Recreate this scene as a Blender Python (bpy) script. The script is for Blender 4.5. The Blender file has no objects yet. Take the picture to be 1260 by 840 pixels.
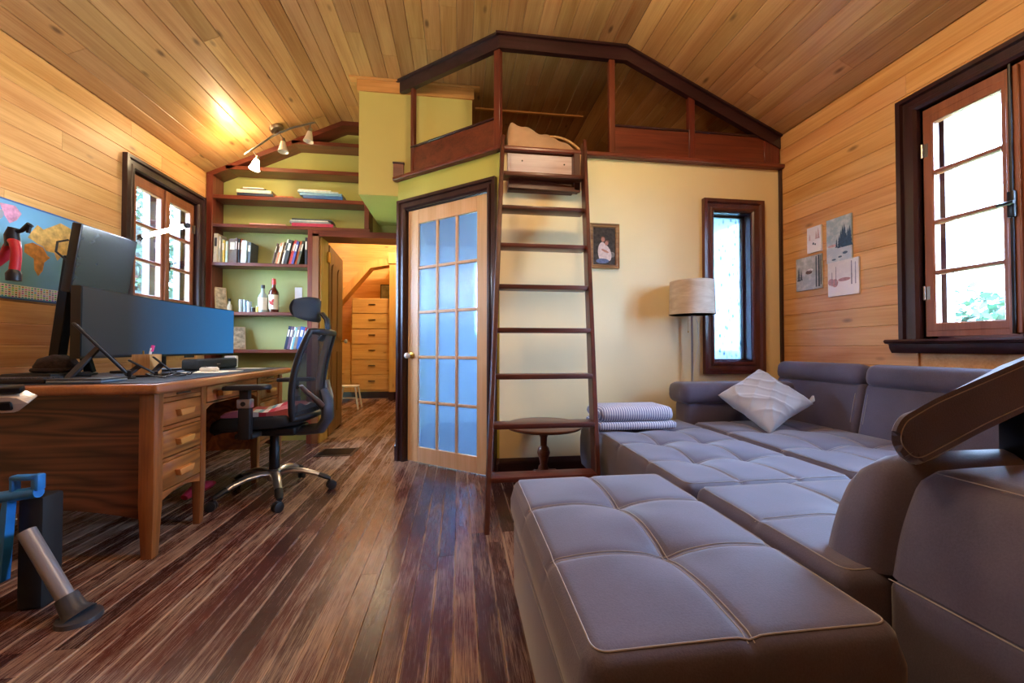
import bpy, bmesh, math, random
from mathutils import Vector, Matrix
rnd = random.Random(11)
scn = bpy.context.scene
col = scn.collection
R = math.radians
PI = math.pi

# ------------------------------------------------------------------ camera, sky, exposure
cam = bpy.data.objects.new('camera', bpy.data.cameras.new('camera'))
col.objects.link(cam)
cam.data.sensor_width = 36.0
cam.data.lens = 14.0
cam.data.clip_start = 0.02
cam.location = (0, 0, 0.92)
cam.rotation_euler = (R(90.935), 0, R(-7.556))
scn.camera = cam

world = bpy.data.worlds.new('world')
scn.world = world
world.use_nodes = True
bg = world.node_tree.nodes['Background']
bg.inputs[0].default_value = (0.42, 0.64, 1.0, 1)
bg.inputs[1].default_value = 52.0

scn.view_settings.view_transform = 'Standard'
scn.view_settings.look = 'None'
scn.view_settings.gamma = 1.0
scn.view_settings.use_curve_mapping = False
scn.view_settings.exposure = 0.8

def portal(loc, rot, sx, sy):
    l = bpy.data.lights.new('sky_portal', 'AREA')
    l.shape = 'RECTANGLE'; l.size = sx; l.size_y = sy
    l.cycles.is_portal = True
    o = bpy.data.objects.new('sky_portal', l); col.objects.link(o)
    o.location = loc; o.rotation_euler = rot
portal((2.62, 1.47, 1.58), (0, R(90), 0), 1.25, 0.76)
portal((-2.50, 3.57, 1.58), (0, R(-90), 0), 1.25, 0.72)
portal((2.62, 3.8, 1.5), (0, R(90), 0), 1.5, 1.6)
portal((.62, 5.12, 1.6), (R(-90), 0, 0), .9, 1.1)

def lamp(name, loc, energy, color, radius=0.05, parent=None):
    l = bpy.data.lights.new(name, 'POINT')
    l.energy = energy; l.color = color; l.shadow_soft_size = radius
    o = bpy.data.objects.new(name, l); col.objects.link(o); o.location = loc
    if parent: put(o, parent)
    return o
WARM = (1.0, 0.72, 0.43)

# ------------------------------------------------------------------ helpers
TM = {}
def put(o, parent):
    o.parent = parent
    o.matrix_parent_inverse = TM[parent.name].inverted()
def tag(o, label=None, cat=None, group=None, kind=None):
    if label: o['label'] = label
    if cat: o['category'] = cat
    if group: o['group'] = group
    if kind: o['kind'] = kind
    return o
def thing(name, label=None, cat=None, loc=(0, 0, 0), rotz=0.0, group=None, kind=None):
    o = bpy.data.objects.new(name, None); col.objects.link(o)
    o.empty_display_size = 0.1
    o.location = loc; o.rotation_euler = (0, 0, rotz)
    TM[o.name] = Matrix.Translation(Vector(loc)) @ Matrix.Rotation(rotz, 4, 'Z')
    return tag(o, label, cat, group, kind)
def nb(): return bmesh.new()
def mk(name, bm, mat, parent=None, w=True, smooth=40, label=None, M=None):
    """one mesh object; w: coordinates are world ones, else they are the parent's"""
    bmesh.ops.recalc_face_normals(bm, faces=bm.faces)
    me = bpy.data.meshes.new(name); bm.to_mesh(me); bm.free()
    for m in (mat if isinstance(mat, (list, tuple)) else [mat]): me.materials.append(m)
    if smooth:
        me.polygons.foreach_set('use_smooth', [True] * len(me.polygons))
        me.set_sharp_from_angle(angle=R(smooth))
    o = bpy.data.objects.new(name, me); col.objects.link(o)
    if M is not None: o.matrix_world = M
    if parent:
        if w and parent.name in TM: put(o, parent)
        else: o.parent = parent
    TM[o.name] = Matrix.Identity(4) if (w and M is None) else (M if M is not None else Matrix.Identity(4))
    if label: o['label'] = label
    return o
def dup(root, loc, rotz=None, label=None, group=None):
    r = root.copy(); col.objects.link(r); r.location = loc
    if rotz is not None: r.rotation_euler = (0, 0, rotz)
    if label: r['label'] = label
    if group: r['group'] = group
    for ch in list(root.children):
        c = ch.copy(); col.objects.link(c); c.parent = r
        for g in list(ch.children):
            d = g.copy(); col.objects.link(d); d.parent = c
    return r
def V(*a): return Vector(a)
def box(bm, lo, hi, bev=0.0, seg=2, M=None):
    x0, y0, z0 = lo; x1, y1, z1 = hi
    vs = [bm.verts.new(p) for p in ((x0,y0,z0),(x1,y0,z0),(x1,y1,z0),(x0,y1,z0),(x0,y0,z1),(x1,y0,z1),(x1,y1,z1),(x0,y1,z1))]
    fs = [bm.faces.new([vs[i] for i in f]) for f in ((0,3,2,1),(4,5,6,7),(0,1,5,4),(1,2,6,5),(2,3,7,6),(3,0,4,7))]
    if bev > 0:
        es = list({e for f in fs for e in f.edges})
        r = bmesh.ops.bevel(bm, geom=es, offset=bev, segments=seg, affect='EDGES', profile=0.5)
        vs = list({v for f in r['faces'] for v in f.verts} | {v for v in vs if v.is_valid})
    if M is not None:
        for v in vs: v.co = M @ v.co
    return bm
def cbox(bm, c, s, bev=0.0, seg=2, M=None):
    return box(bm, [c[i]-s[i]/2 for i in range(3)], [c[i]+s[i]/2 for i in range(3)], bev, seg, M)
def tube(bm, pts, r, n=10, caps=True, closed=False, sq=None):
    """round tube along points; r a number or one per point; sq=(a,b) squashes the section"""
    pts = [Vector(p) for p in pts]; N = len(pts)
    rs = r if isinstance(r, (list, tuple)) else [r] * N
    up = None; rings = []
    for i, p in enumerate(pts):
        if closed: t = pts[(i+1) % N] - pts[i-1]
        else: t = pts[min(i+1, N-1)] - pts[max(i-1, 0)]
        t.normalize()
        if up is None:
            a = V(0, 0, 1) if abs(t.z) < 0.9 else V(1, 0, 0)
            up = (a - t * a.dot(t)).normalized()
        else:
            up = (up - t * up.dot(t)).normalized()
        s = t.cross(up)
        ring = []
        for k in range(n):
            a = 2 * PI * k / n
            ca, sa = math.cos(a), math.sin(a)
            if sq: ca *= sq[0]; sa *= sq[1]
            ring.append(bm.verts.new(p + (up * sa + s * ca) * rs[i]))
        rings.append(ring)
    M_ = N if closed else N - 1
    for i in range(M_):
        a, b = rings[i], rings[(i+1) % N]
        for k in range(n): bm.faces.new((a[k], a[(k+1) % n], b[(k+1) % n], b[k]))
    if caps and not closed:
        bm.faces.new(rings[0][::-1]); bm.faces.new(rings[-1])
    return bm
def lathe(bm, prof, n=24, o=(0, 0, 0), M=None):
    """profile of (radius, height) turned about the z axis through o"""
    rings = []
    for r, z in prof:
        if r < 1e-6: ring = [bm.verts.new((o[0], o[1], o[2] + z))]
        else: ring = [bm.verts.new((o[0] + r * math.cos(2*PI*k/n), o[1] + r * math.sin(2*PI*k/n), o[2] + z)) for k in range(n)]
        rings.append(ring)
    for a, b in zip(rings, rings[1:]):
        for k in range(n):
            q = [a[k % len(a)], a[(k+1) % len(a)], b[(k+1) % len(b)], b[k % len(b)]]
            q2 = []
            for v in q:
                if v not in q2: q2.append(v)
            if len(q2) > 2:
                try: bm.faces.new(q2)
                except ValueError: pass
    for ring in (rings[0], rings[-1]):
        if len(ring) > 2:
            try: bm.faces.new(ring)
            except ValueError: pass
    if M is not None:
        for rg in rings:
            for v in rg: v.co = M @ v.co
    return bm
def prism(bm, poly, a, b, axis='y', M=None, bev=0.0):
    """2-d outline extruded along an axis from a to b"""
    def P(u, v, t):
        return {'y': (u, t, v), 'x': (t, u, v), 'z': (u, v, t)}[axis]
    v0 = [bm.verts.new(P(u, v, a)) for u, v in poly]
    v1 = [bm.verts.new(P(u, v, b)) for u, v in poly]
    n = len(poly)
    fs = [bm.faces.new(v0), bm.faces.new(v1[::-1])]
    for i in range(n): fs.append(bm.faces.new((v0[i], v1[i], v1[(i+1) % n], v0[(i+1) % n])))
    vs = v0 + v1
    if bev > 0:
        es = [e for e in set(list(fs[0].edges) + list(fs[1].edges))]
        r = bmesh.ops.bevel(bm, geom=es, offset=bev, segments=3, affect='EDGES', profile=0.5)
        vs = list({v for f in r['faces'] for v in f.verts} | {v for v in vs if v.is_valid})
    if M is not None:
        for v in vs: v.co = M @ v.co
    return bm
def rings(bm, u0, u1, v0, v1, prof, M, open_bottom=False):
    """mitred moulding round a rectangle: prof is (outward offset, depth) in the wall frame (u, depth, v)"""
    rg = []
    for o, d in prof:
        pts = [(u0-o, d, v0 if open_bottom else v0-o), (u0-o, d, v1+o), (u1+o, d, v1+o), (u1+o, d, v0 if open_bottom else v0-o)]
        rg.append([bm.verts.new(M @ Vector(p)) for p in pts])
    m = len(rg)
    for i in range(m):
        a, b = rg[i], rg[(i+1) % m]
        for k in range(3 if open_bottom else 4):
            bm.faces.new((a[k], a[(k+1) % 4], b[(k+1) % 4], b[k]))
    if open_bottom:
        bm.faces.new([r[0] for r in rg]); bm.faces.new([r[3] for r in rg][::-1])
    return bm
def roundpoly(pts, r, n=5):
    """2-d polygon with rounded corners"""
    out = []; N = len(pts)
    rr = r if isinstance(r, (list, tuple)) else [r] * N
    for i in range(N):
        p = Vector(pts[i]); a = Vector(pts[i-1]); b = Vector(pts[(i+1) % N])
        d1 = (a - p); d2 = (b - p)
        q = min(rr[i], d1.length * 0.49, d2.length * 0.49)
        s = p + d1.normalized() * q; e = p + d2.normalized() * q
        for k in range(n + 1):
            t = k / n
            out.append(tuple(s * (1-t)**2 + p * 2*t*(1-t) + e * t*t))
    return out

# ------------------------------------------------------------------ materials
def lin(h):
    h = h.lstrip('#'); c = [int(h[i:i+2], 16) / 255 for i in (0, 2, 4)]
    return tuple((x / 12.92 if x <= .04045 else ((x + .055) / 1.055) ** 2.4) for x in c) + (1.0,)
class NT:
    def __init__(s, name):
        s.m = bpy.data.materials.new(name); s.m.use_nodes = True
        s.t = s.m.node_tree; s.p = s.t.nodes['Principled BSDF']; s.out = s.t.nodes['Material Output']
    def n(s, typ, ins=None, **props):
        nd = s.t.nodes.new('ShaderNode' + typ)
        for k, v in props.items(): setattr(nd, k, v)
        for k, v in (ins or {}).items(): s.set(nd.inputs[k], v)
        return nd
    def set(s, sock, v):
        if isinstance(v, bpy.types.NodeSocket): s.t.links.new(v, sock)
        else: sock.default_value = v
    def math(s, op, a, b=0.0, c=0.0, clamp=False):
        nd = s.n('Math', {0: a, 1: b, 2: c}, operation=op); nd.use_clamp = clamp
        return nd.outputs[0]
    def mix(s, f, a, b, blend='MIX'):
        nd = s.n('Mix', data_type='RGBA', blend_type=blend)
        s.set(nd.inputs[0], f); s.set(nd.inputs[6], a); s.set(nd.inputs[7], b)
        return nd.outputs[2]
    def ramp(s, f, stops):
        nd = s.n('ValToRGB', {0: f}); cr = nd.color_ramp
        while len(cr.elements) < len(stops): cr.elements.new(0.5)
        for e, (p, c) in zip(cr.elements, stops):
            e.position = p; e.color = c if len(c) == 4 else tuple(c) + (1,)
        return nd.outputs[0]
    def bump(s, h, strength=0.2, dist=0.01):
        nd = s.n('Bump', {'Strength': strength, 'Distance': dist, 'Height': h})
        s.set(s.p.inputs['Normal'], nd.outputs[0])
    def noise(s, vec, scale, detail=3, rough=.5, dist=0.0):
        nd = s.n('TexNoise', {'Vector': vec, 'Scale': scale, 'Detail': detail, 'Roughness': rough, 'Distortion': dist})
        return nd.outputs['Fac']
    def coords(s, scale=(1, 1, 1), rand=0.0):
        tc = s.n('TexCoord').outputs['Object']
        if rand:
            r = s.n('ObjectInfo').outputs['Random']
            k = s.math('MULTIPLY', r, rand)
            cb = s.n('CombineXYZ', {0: k, 1: s.math('MULTIPLY', k, 1.7), 2: s.math('MULTIPLY', k, 0.6)}).outputs[0]
            tc = s.n('VectorMath', {0: tc, 1: cb}, operation='ADD').outputs[0]
        return s.n('Mapping', {'Vector': tc, 'Scale': scale}).outputs[0]
def plain(name, hexc, rough=.5, metal=0.0, var=.12, scale=20.0, bump=0.0, bscale=200.0, sheen=0.0, coat=0.0, spec=None):
    s = NT(name); c = lin(hexc)
    v = s.coords()
    f = s.noise(v, scale, 3)
    lo = tuple(x * (1 - var) for x in c[:3]) + (1,); hi = tuple(min(1, x * (1 + var)) for x in c[:3]) + (1,)
    s.set(s.p.inputs['Base Color'], s.ramp(f, [(.3, lo), (.7, hi)]))
    s.p.inputs['Roughness'].default_value = rough; s.p.inputs['Metallic'].default_value = metal
    if bump: s.bump(s.noise(v, bscale, 2), bump, .002)
    if sheen:
        s.p.inputs['Sheen Weight'].default_value = sheen; s.p.inputs['Sheen Roughness'].default_value = .4
    if coat: s.p.inputs['Coat Weight'].default_value = coat; s.p.inputs['Coat Roughness'].default_value = .1
    if spec is not None: s.p.inputs['Specular IOR Level'].default_value = spec
    return s.m
def wood(name, light, dark, axis='x', gs=1.0, rough=.45, rand=30.0, vary=.25, knots=0.0, bump=.15, cath=0.0, coat=0.0):
    """board wood: grain runs along the chosen axis of the object's own coordinates"""
    s = NT(name); a, b = lin(light), lin(dark)
    k = {'x': (1, 9, 9), 'y': (9, 1, 9), 'z': (9, 9, 1)}[axis]
    v = s.coords(tuple(q * gs for q in k), rand)
    big = s.noise(v, 1.4, 5, .55, .8)
    k2 = tuple((1.2 if q == 1 else 55) * gs for q in k)
    fine = s.noise(s.coords(k2, rand), 2.0, 3, .6)
    f = s.math('ADD', s.math('MULTIPLY', big, .65), s.math('MULTIPLY', fine, .35))
    if cath:
        ring = s.math('ABSOLUTE', s.math('SUBTRACT', s.math('FRACT', s.math('MULTIPLY', s.noise(s.coords(tuple(q * gs * .55 for q in k), rand), 1.1, 2, .45, .5), 13.0)), .5))
        f = s.math('ADD', s.math('MULTIPLY', f, 1 - cath), s.math('MULTIPLY', s.math('MULTIPLY', ring, 1.9), cath))
    c = s.ramp(f, [(.32, b), (.62, a)])
    if knots:
        kv = s.coords(tuple((2.6 if q == 1 else 6.5) for q in k), rand)
        vo = s.n('TexVoronoi', {'Vector': kv, 'Scale': 1.0, 'Randomness': 1.0}).outputs['Distance']
        m = s.ramp(vo, [(.045, (1, 1, 1)), (.12, (0, 0, 0))])
        c = s.mix(s.math('MULTIPLY', m, knots), c, tuple(x * .35 for x in b[:3]) + (1,))
    if vary:
        r = s.n('ObjectInfo').outputs['Random']
        hv = s.n('HueSaturation', {'Hue': s.math('MULTIPLY_ADD', r, .012, .494), 'Value': s.math('MULTIPLY_ADD', s.math('FRACT', s.math('MULTIPLY', r, 7.31)), vary, 1 - vary * .5), 'Color': c})
        c = hv.outputs[0]
    s.set(s.p.inputs['Base Color'], c)
    s.p.inputs['Roughness'].default_value = rough
    if coat: s.p.inputs['Coat Weight'].default_value = coat; s.p.inputs['Coat Roughness'].default_value = .15
    if bump: s.bump(f, bump, .002)
    return s.m

PINE = wood('wall_pine', '#dfae74', '#c08545', 'x', .8, .42, 40, .16, .8, .1)
PINEC = wood('ceiling_pine', '#c79a66', '#a06c38', 'x', .8, .40, 40, .30, .9, .1)
PINEH = wood('hall_pine', '#d6ab66', '#b78442', 'x', .8, .5, 0, 0, .7, .1)
HALLZ = wood('hall_pine_upright', '#d6ab66', '#b78442', 'z', .8, .5, 5, .1, .5, .1)
TRIM = wood('dark_trim', '#3a2024', '#22100f', 'z', 1, .28, 3, .1, 0, .05, coat=.3)
TRIMX = wood('dark_trim_lengthwise', '#3a2024', '#22100f', 'x', 1, .28, 3, .1, 0, .05, coat=.3)
MAHX = wood('mahogany_lengthwise', '#7a3a28', '#4a1d14', 'x', 1, .35, 8, .15, 0, .06, coat=.2)
MAHZ = wood('mahogany_upright', '#7a3a28', '#4a1d14', 'z', 1, .35, 8, .15, 0, .06, coat=.2)
LADW = wood('ladder_wood', '#5c2b1d', '#32130d', 'x', 1, .38, 8, .15, 0, .08, coat=.1)
LADZ = wood('ladder_wood_upright', '#5c2b1d', '#32130d', 'z', 1, .38, 8, .15, 0, .08, coat=.1)
SASH = wood('sash_wood', '#9a5d3e', '#764026', 'z', 1, .4, 5, .1, 0, .06)
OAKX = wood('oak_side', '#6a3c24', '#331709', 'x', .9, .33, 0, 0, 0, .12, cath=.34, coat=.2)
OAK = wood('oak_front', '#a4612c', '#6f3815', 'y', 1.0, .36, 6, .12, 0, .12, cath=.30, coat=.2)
OAKZ = wood('oak_upright', '#955325', '#622f11', 'z', 1.0, .36, 6, .12, 0, .12, coat=.2)
MAPLE = wood('door_maple', '#e4b98c', '#d19f6c', 'z', .8, .4, 4, .06, 0, .04)
MAPLEX = wood('door_maple_rail', '#e4b98c', '#d19f6c', 'x', .8, .4, 4, .06, 0, .04)
DOORB = wood('brown_door_wood', '#8a5a34', '#653b1c', 'z', 1, .45, 4, .1, 0, .06)
YELLOW = plain('cream_yellow_paint', '#eddfb2', .55, var=.03, scale=3, bump=.12, bscale=120)
GREEN = plain('lime_green_paint', '#b9b45a', .55, var=.04, scale=3, bump=.12, bscale=120)
SHELFGREEN = plain('sage_green_paint', '#a7a862', .55, var=.05, scale=3, bump=.12, bscale=120)
BLACKP = plain('black_plastic', '#17171a', .45, bump=.05)
BLACKM = plain('black_metal', '#141416', .35, metal=.4)
DARKGREY = plain('dark_grey_plastic', '#38383c', .45)
GREYM = plain('silver_metal', '#b4b4b8', .28, metal=.9, var=.05)
SATIN = plain('satin_nickel', '#9a938a', .3, metal=1.0, var=.05)
BRASS = plain('brass', '#c8a04a', .3, metal=.9, var=.08)
WHITEP = plain('white_plastic', '#e8e6e2', .4, var=.03)
PAPER = plain('paper', '#e9e4d6', .8, var=.05)
CREAMPAGES = plain('book_pages', '#d8ccb0', .85, var=.1, scale=300)
SUB = plain('subfloor_dark', '#1b1210', .9)
PLASTER = plain('white_plaster', '#d9dfe4', .7, var=.03)
ROOFM = plain('roof_board', '#5a4a3c', .9)

def floor_material():
    s = NT('worn_floor_paint')
    g = s.n('NewGeometry').outputs['Position']
    r = s.n('ObjectInfo').outputs['Random']
    tc = s.n('TexCoord').outputs['Object']
    sep = s.n('SeparateXYZ', {0: tc})
    kk = s.n('CombineXYZ', {0: s.math('MULTIPLY', r, 40), 1: s.math('MULTIPLY', r, 91), 2: 0.0}).outputs[0]
    v0 = s.n('VectorMath', {0: tc, 1: kk}, operation='ADD').outputs[0]
    grain = s.noise(s.n('Mapping', {'Vector': v0, 'Scale': (1.6, 60, 8)}).outputs[0], 2.2, 6, .62, 1.6)
    fine = s.noise(s.n('Mapping', {'Vector': v0, 'Scale': (5, 240, 20)}).outputs[0], 2.0, 4, .7, .6)
    big = s.noise(s.n('Mapping', {'Vector': g, 'Scale': (1.5, .8, 1)}).outputs[0], 1.0, 3, .5)
    patch = s.noise(s.n('Mapping', {'Vector': g, 'Scale': (9, 2.6, 1)}).outputs[0], 1.0, 5, .65, .5)
    e = s.math('ABSOLUTE', sep.outputs[1])
    edge = s.math('MULTIPLY', s.math('SUBTRACT', e, .0315), 260, clamp=True)
    brd = s.math('FRACT', s.math('MULTIPLY', r, 13.7))
    w = s.math('ADD', s.math('MULTIPLY', grain, .50), s.math('MULTIPLY', fine, .70))
    w = s.math('ADD', w, s.math('MULTIPLY', s.math('SUBTRACT', big, .5), .45))
    w = s.math('ADD', w, s.math('MULTIPLY', s.math('SUBTRACT', patch, .5), .42))
    w = s.math('ADD', w, s.math('MULTIPLY', s.math('SUBTRACT', brd, .5), .14))
    w = s.math('ADD', w, s.math('MULTIPLY', s.math('MULTIPLY', edge, s.ramp(patch, [(.35, (.25, .25, .25)), (.6, (1, 1, 1))])), .24))
    wear = s.ramp(w, [(.62, (0, 0, 0)), (.80, (1, 1, 1))])
    paint = s.mix(brd, lin('#3a1f1c'), lin('#5e3027'))
    paint = s.mix(s.math('MULTIPLY', s.ramp(patch, [(.4, (0, 0, 0)), (.65, (1, 1, 1))]), .55), paint, lin('#4c3630'))
    bare = s.mix(grain, lin('#8a6850'), lin('#cbb096'))
    c = s.mix(s.math('MULTIPLY', wear, .85), paint, bare)
    s.set(s.p.inputs['Base Color'], c)
    s.set(s.p.inputs['Roughness'], s.math('MULTIPLY_ADD', wear, .22, .27))
    s.p.inputs['Specular IOR Level'].default_value = .55
    s.bump(s.math('SUBTRACT', fine, s.math('MULTIPLY', wear, .6)), .25, .002)
    return s.m
FLOORM = floor_material()

def thin_glass(name, tint=(1, 1, 1, 1), refl=.07):
    s = NT(name)
    t = s.n('BsdfTransparent', {'Color': tint}); g = s.n('BsdfGlossy', {'Roughness': .02})
    lw = s.n('LayerWeight', {'Blend': .25}).outputs['Fresnel']
    m = s.n('MixShader', {0: s.math('MULTIPLY_ADD', lw, .5, refl * .4), 1: t.outputs[0], 2: g.outputs[0]})
    s.t.links.new(m.outputs[0], s.out.inputs[0]); return s.m
GLASS = thin_glass('window_glass')
def frosted(name, tint, pattern):
    """textured privacy glass"""
    s = NT(name)
    v = s.coords()
    if pattern == 'leaf':
        vo = s.n('TexVoronoi', {'Vector': s.n('Mapping', {'Vector': v, 'Rotation': (0, .6, 0), 'Scale': (34, 1, 16)}).outputs[0], 'Scale': 1.0}).outputs['Distance']
        no = s.noise(v, 9, 4, .6, 1.5)
        h = s.math('ADD', vo, no)
        tcol = s.ramp(h, [(.45, lin('#3f5f80')), (.95, lin('#c3d2e4'))])
    else:
        h = s.noise(v, 150, 2, .5)
        tcol = lin(tint)
    b = s.n('Bump', {'Strength': .35, 'Distance': .003, 'Height': h}).outputs[0]
    rf = s.n('BsdfRefraction', {'Color': tcol, 'Roughness': .24, 'IOR': 1.08, 'Normal': b})
    tl = s.n('BsdfTranslucent', {'Color': tcol})
    gl = s.n('BsdfGlossy', {'Color': (.9, .95, 1, 1), 'Roughness': .22, 'Normal': b})
    a = s.n('MixShader', {0: .55 if pattern == 'leaf' else .25, 1: rf.outputs[0], 2: tl.outputs[0]})
    m = s.n('MixShader', {0: .10, 1: a.outputs[0], 2: gl.outputs[0]})
    s.t.links.new(m.outputs[0], s.out.inputs[0]); return s.m
FROST = frosted('frosted_door_glass', '#a3b5c8', 'fine')
LEAFGLASS = frosted('leaf_pattern_glass', '#ffffff', 'leaf')
def emit(name, c, k):
    s = NT(name)
    s.p.inputs['Base Color'].default_value = c
    s.p.inputs['Emission Color'].default_value = c; s.p.inputs['Emission Strength'].default_value = k
    return s.m

# ------------------------------------------------------------------ the room: measures
XL, XR, YB, YF, YR = -2.36, 2.48, 4.06, 2.78, -1.6
EAVE, FLAT, FXL, FXR = 2.57, 3.15, -1.15, 1.22
LEDGE = 2.315
DL = V(-0.423, 3.332, 0)                     # hinge-side foot of the glazed door
DD = V(0.787, -0.617, 0).normalized()
DN = V(-DD.y * -1, -DD.x, 0) * 1.0
DN = V(DD.y, -DD.x, 0)                       # out into the room
AL = DL + DD * -0.107                        # ends of the slanted wall
AR = DL + DD * 0.893
MD = Matrix(((DD.x, -DN.x, 0, DL.x), (DD.y, -DN.y, 0, DL.y), (0, 0, 1, 0), (0, 0, 0, 1)))   # (u, depth into the wall, v)

def plank(bm, L, W, T, c=.003):
    """board: length on x, width on y, top face at z = 0, chamfered long edges"""
    x = L / 2; y = W / 2
    prof = [(-y, -T), (-y, -c), (-y + c, 0), (y - c, 0), (y, -c), (y, -T)]
    a = [bm.verts.new((-x, p, q)) for p, q in prof]; b = [bm.verts.new((x, p, q)) for p, q in prof]
    bm.faces.new(a); bm.faces.new(b[::-1])
    for i in range(5): bm.faces.new((a[i], b[i], b[i+1], a[i+1]))
    return bm
PLK = {}
def board(name, parent, mat, L, W, T, origin, xdir, ndir, c=.003):
    key = (round(L, 3), round(W, 4), T, mat.name)
    x = Vector(xdir).normalized(); z = Vector(ndir).normalized(); y = z.cross(x)
    M = Matrix((x, y, z)).transposed().to_4x4(); M.translation = Vector(origin)
    if key not in PLK:
        bm = plank(nb(), L, W, T, c)
        bmesh.ops.recalc_face_normals(bm, faces=bm.faces)
        me = bpy.data.meshes.new(name); bm.to_mesh(me); bm.free(); me.materials.append(mat); PLK[key] = me
    o = bpy.data.objects.new(name, PLK[key]); col.objects.link(o)
    o.matrix_world = M; o.parent = parent
    return o
def struct(name, bm, mat, label=None, smooth=0):
    o = mk(name, bm, mat, smooth=smooth); tag(o, label, None, None, 'structure'); return o
def split(a, b, lens, seed):
    """cut a run into board lengths"""
    rr = random.Random(seed); out = []; p = a
    first = rr.uniform(.25, 1.0)
    while p < b - 1e-6:
        L = rr.uniform(*lens) * (first if p == a else 1)
        q = p + round(L / .1) * .1
        if b - q < .35: q = b
        out.append((p, q)); p = q
    return out

# floor
bm = nb(); box(bm, (XL - .14, YR - .14, -.14), (XR + .14, 8.2, -.02))
floor = struct('floor', bm, SUB, 'dark painted floorboards worn through to bare wood')
FW = .0756
nrow = int(round((XR - XL) / FW)); FW = (XR - XL) / nrow
for i in range(nrow):
    x = XL + FW * (i + .5)
    ends = 4.3 if x < -.5 else (3.45 if x < .3 else 2.85)
    for a, b in split(YR, ends, (1.4, 2.6), 100 + i):
        board('floorboard', floor, FLOORM, b - a - .0012, FW - .0012, .02, (x, (a + b) / 2, 0), (0, 1, 0), (0, 0, 1), .0012)
    if -1.9 < x < -.5:
        board('floorboard', floor, FLOORM, 3.7, FW - .0012, .02, (x, 6.155, 0), (0, 1, 0), (0, 0, 1), .0012)

# ceiling
bm = nb()
pr_in = [(XL - .02, EAVE), (FXL, FLAT + .012), (FXR, FLAT + .012), (XR + .02, EAVE)]
t = .12
poly = [(XL - .3, EAVE - .13), (XL - .02, EAVE + .012), (FXL, FLAT + .015), (FXR, FLAT + .015), (XR + .02, EAVE + .012), (XR + .3, EAVE - .13), (XR + .3, EAVE + .05), (FXR + .05, FLAT + .2), (FXL - .05, FLAT + .2), (XL - .3, EAVE + .05)]
prism(bm, poly, YR - .3, 6.3, 'y')
ceiling = struct('ceiling', bm, ROOFM, 'knotty pine board ceiling with two slopes and a flat middle')
def ceil_run(p, q, n, seed):
    p = V(p[0], 0, p[1]); q = V(q[0], 0, q[1]); d = q - p; W = d.length / n; u = d.normalized()
    nrm = u.cross(V(0, 1, 0)); nrm = nrm if nrm.z < 0 else -nrm
    for i in range(n):
        c = p + u * W * (i + .5)
        for a, b in split(YR, 6.0, (1.6, 3.4), seed + i):
            board('ceiling_board', ceiling, PINEC, b - a - .002, W - .0015, .012, (c.x, (a + b) / 2, c.z), (0, 1, 0), nrm, .004)
ceil_run((XL, EAVE), (FXL, FLAT), 12, 300)
ceil_run((FXL, FLAT), (FXR, FLAT), 21, 340)
ceil_run((FXR, FLAT), (XR, EAVE), 12, 380)

# side walls, each a core with its window hole and planks on it
def wall_core(name, x0, x1, y0, y1, z1, holes, label):
    bm = nb(); ys = sorted({y0, y1} | {h[0] for h in holes} | {h[1] for h in holes})
    for a, b in zip(ys, ys[1:]):
        hs = [h for h in holes if h[0] <= a + 1e-6 and h[1] >= b - 1e-6]
        if hs:
            box(bm, (x0, a, 0), (x1, b, hs[0][2])); box(bm, (x0, a, hs[0][3]), (x1, b, z1))
        else: box(bm, (x0, a, 0), (x1, b, z1))
    return struct(name, bm, PINE, label)
LW = (3.217, 3.925, .967, 2.215)             # window openings: along the wall, then up
RW = (1.10, 1.842, .967, 2.215)
BW = (3.2, 4.4, .9, 2.1)
wl = wall_core('wall_left', XL - .14, XL - .014, YR - .14, 4.40, EAVE + .02, [LW], 'horizontal honey pine plank wall behind the desk')
wr = wall_core('wall_right', XR + .014, XR + .14, YR - .14, 6.2, EAVE + .02, [RW, BW], 'horizontal honey pine plank wall behind the sofa')
def plank_wall(parent, x, nx, y0, y1, hole, seed):
    n = 22; W = EAVE / n
    for i in range(n):
        z0, z1 = i * W, (i + 1) * W
        runs = [(y0, y1)]
        if z1 > hole[0][2] - .05 and z0 < hole[0][3] + .05:
            es = [y0]
            for h in hole: es += [h[0] - .02, h[1] + .02]
            es.append(y1); runs = list(zip(es[::2], es[1::2]))
            for h in hole:
                for a, b in ((z0, min(z1, h[2] - .004)), (max(z0, h[3] + .07), z1)):
                    if .01 < b - a < W - .005: board('wall_plank', parent, PINE, h[1] - h[0] + .037, b - a - .001, .014, (x, (h[0] + h[1]) / 2, (a + b) / 2), (0, 1, 0), (nx, 0, 0), .003)
        for k, (p, q) in enumerate(runs):
            if q - p < .02: continue
            for a, b in split(p, q, (2.2, 3.6), seed + i * 3 + k):
                board('wall_plank', parent, PINE, b - a - .0015, W - .001, .014, (x, (a + b) / 2, (z0 + z1) / 2), (0, 1, 0), (nx, 0, 0), .003)
plank_wall(wl, XL, 1, YR, YB, [LW], 500)
plank_wall(wr, XR, -1, YR, YF, [RW], 600)

# wall behind the camera, with its wide window
bm = nb(); prism(bm, [(XL - .14, 0), (XR + .14, 0), (XR + .14, 2.6), (FXR, FLAT + .1), (FXL, FLAT + .1), (XL - .14, 2.6)], YR - .14, YR, 'y')
struct('wall_rear', bm, PINEH, 'plain pine wall behind the viewer')

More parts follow.
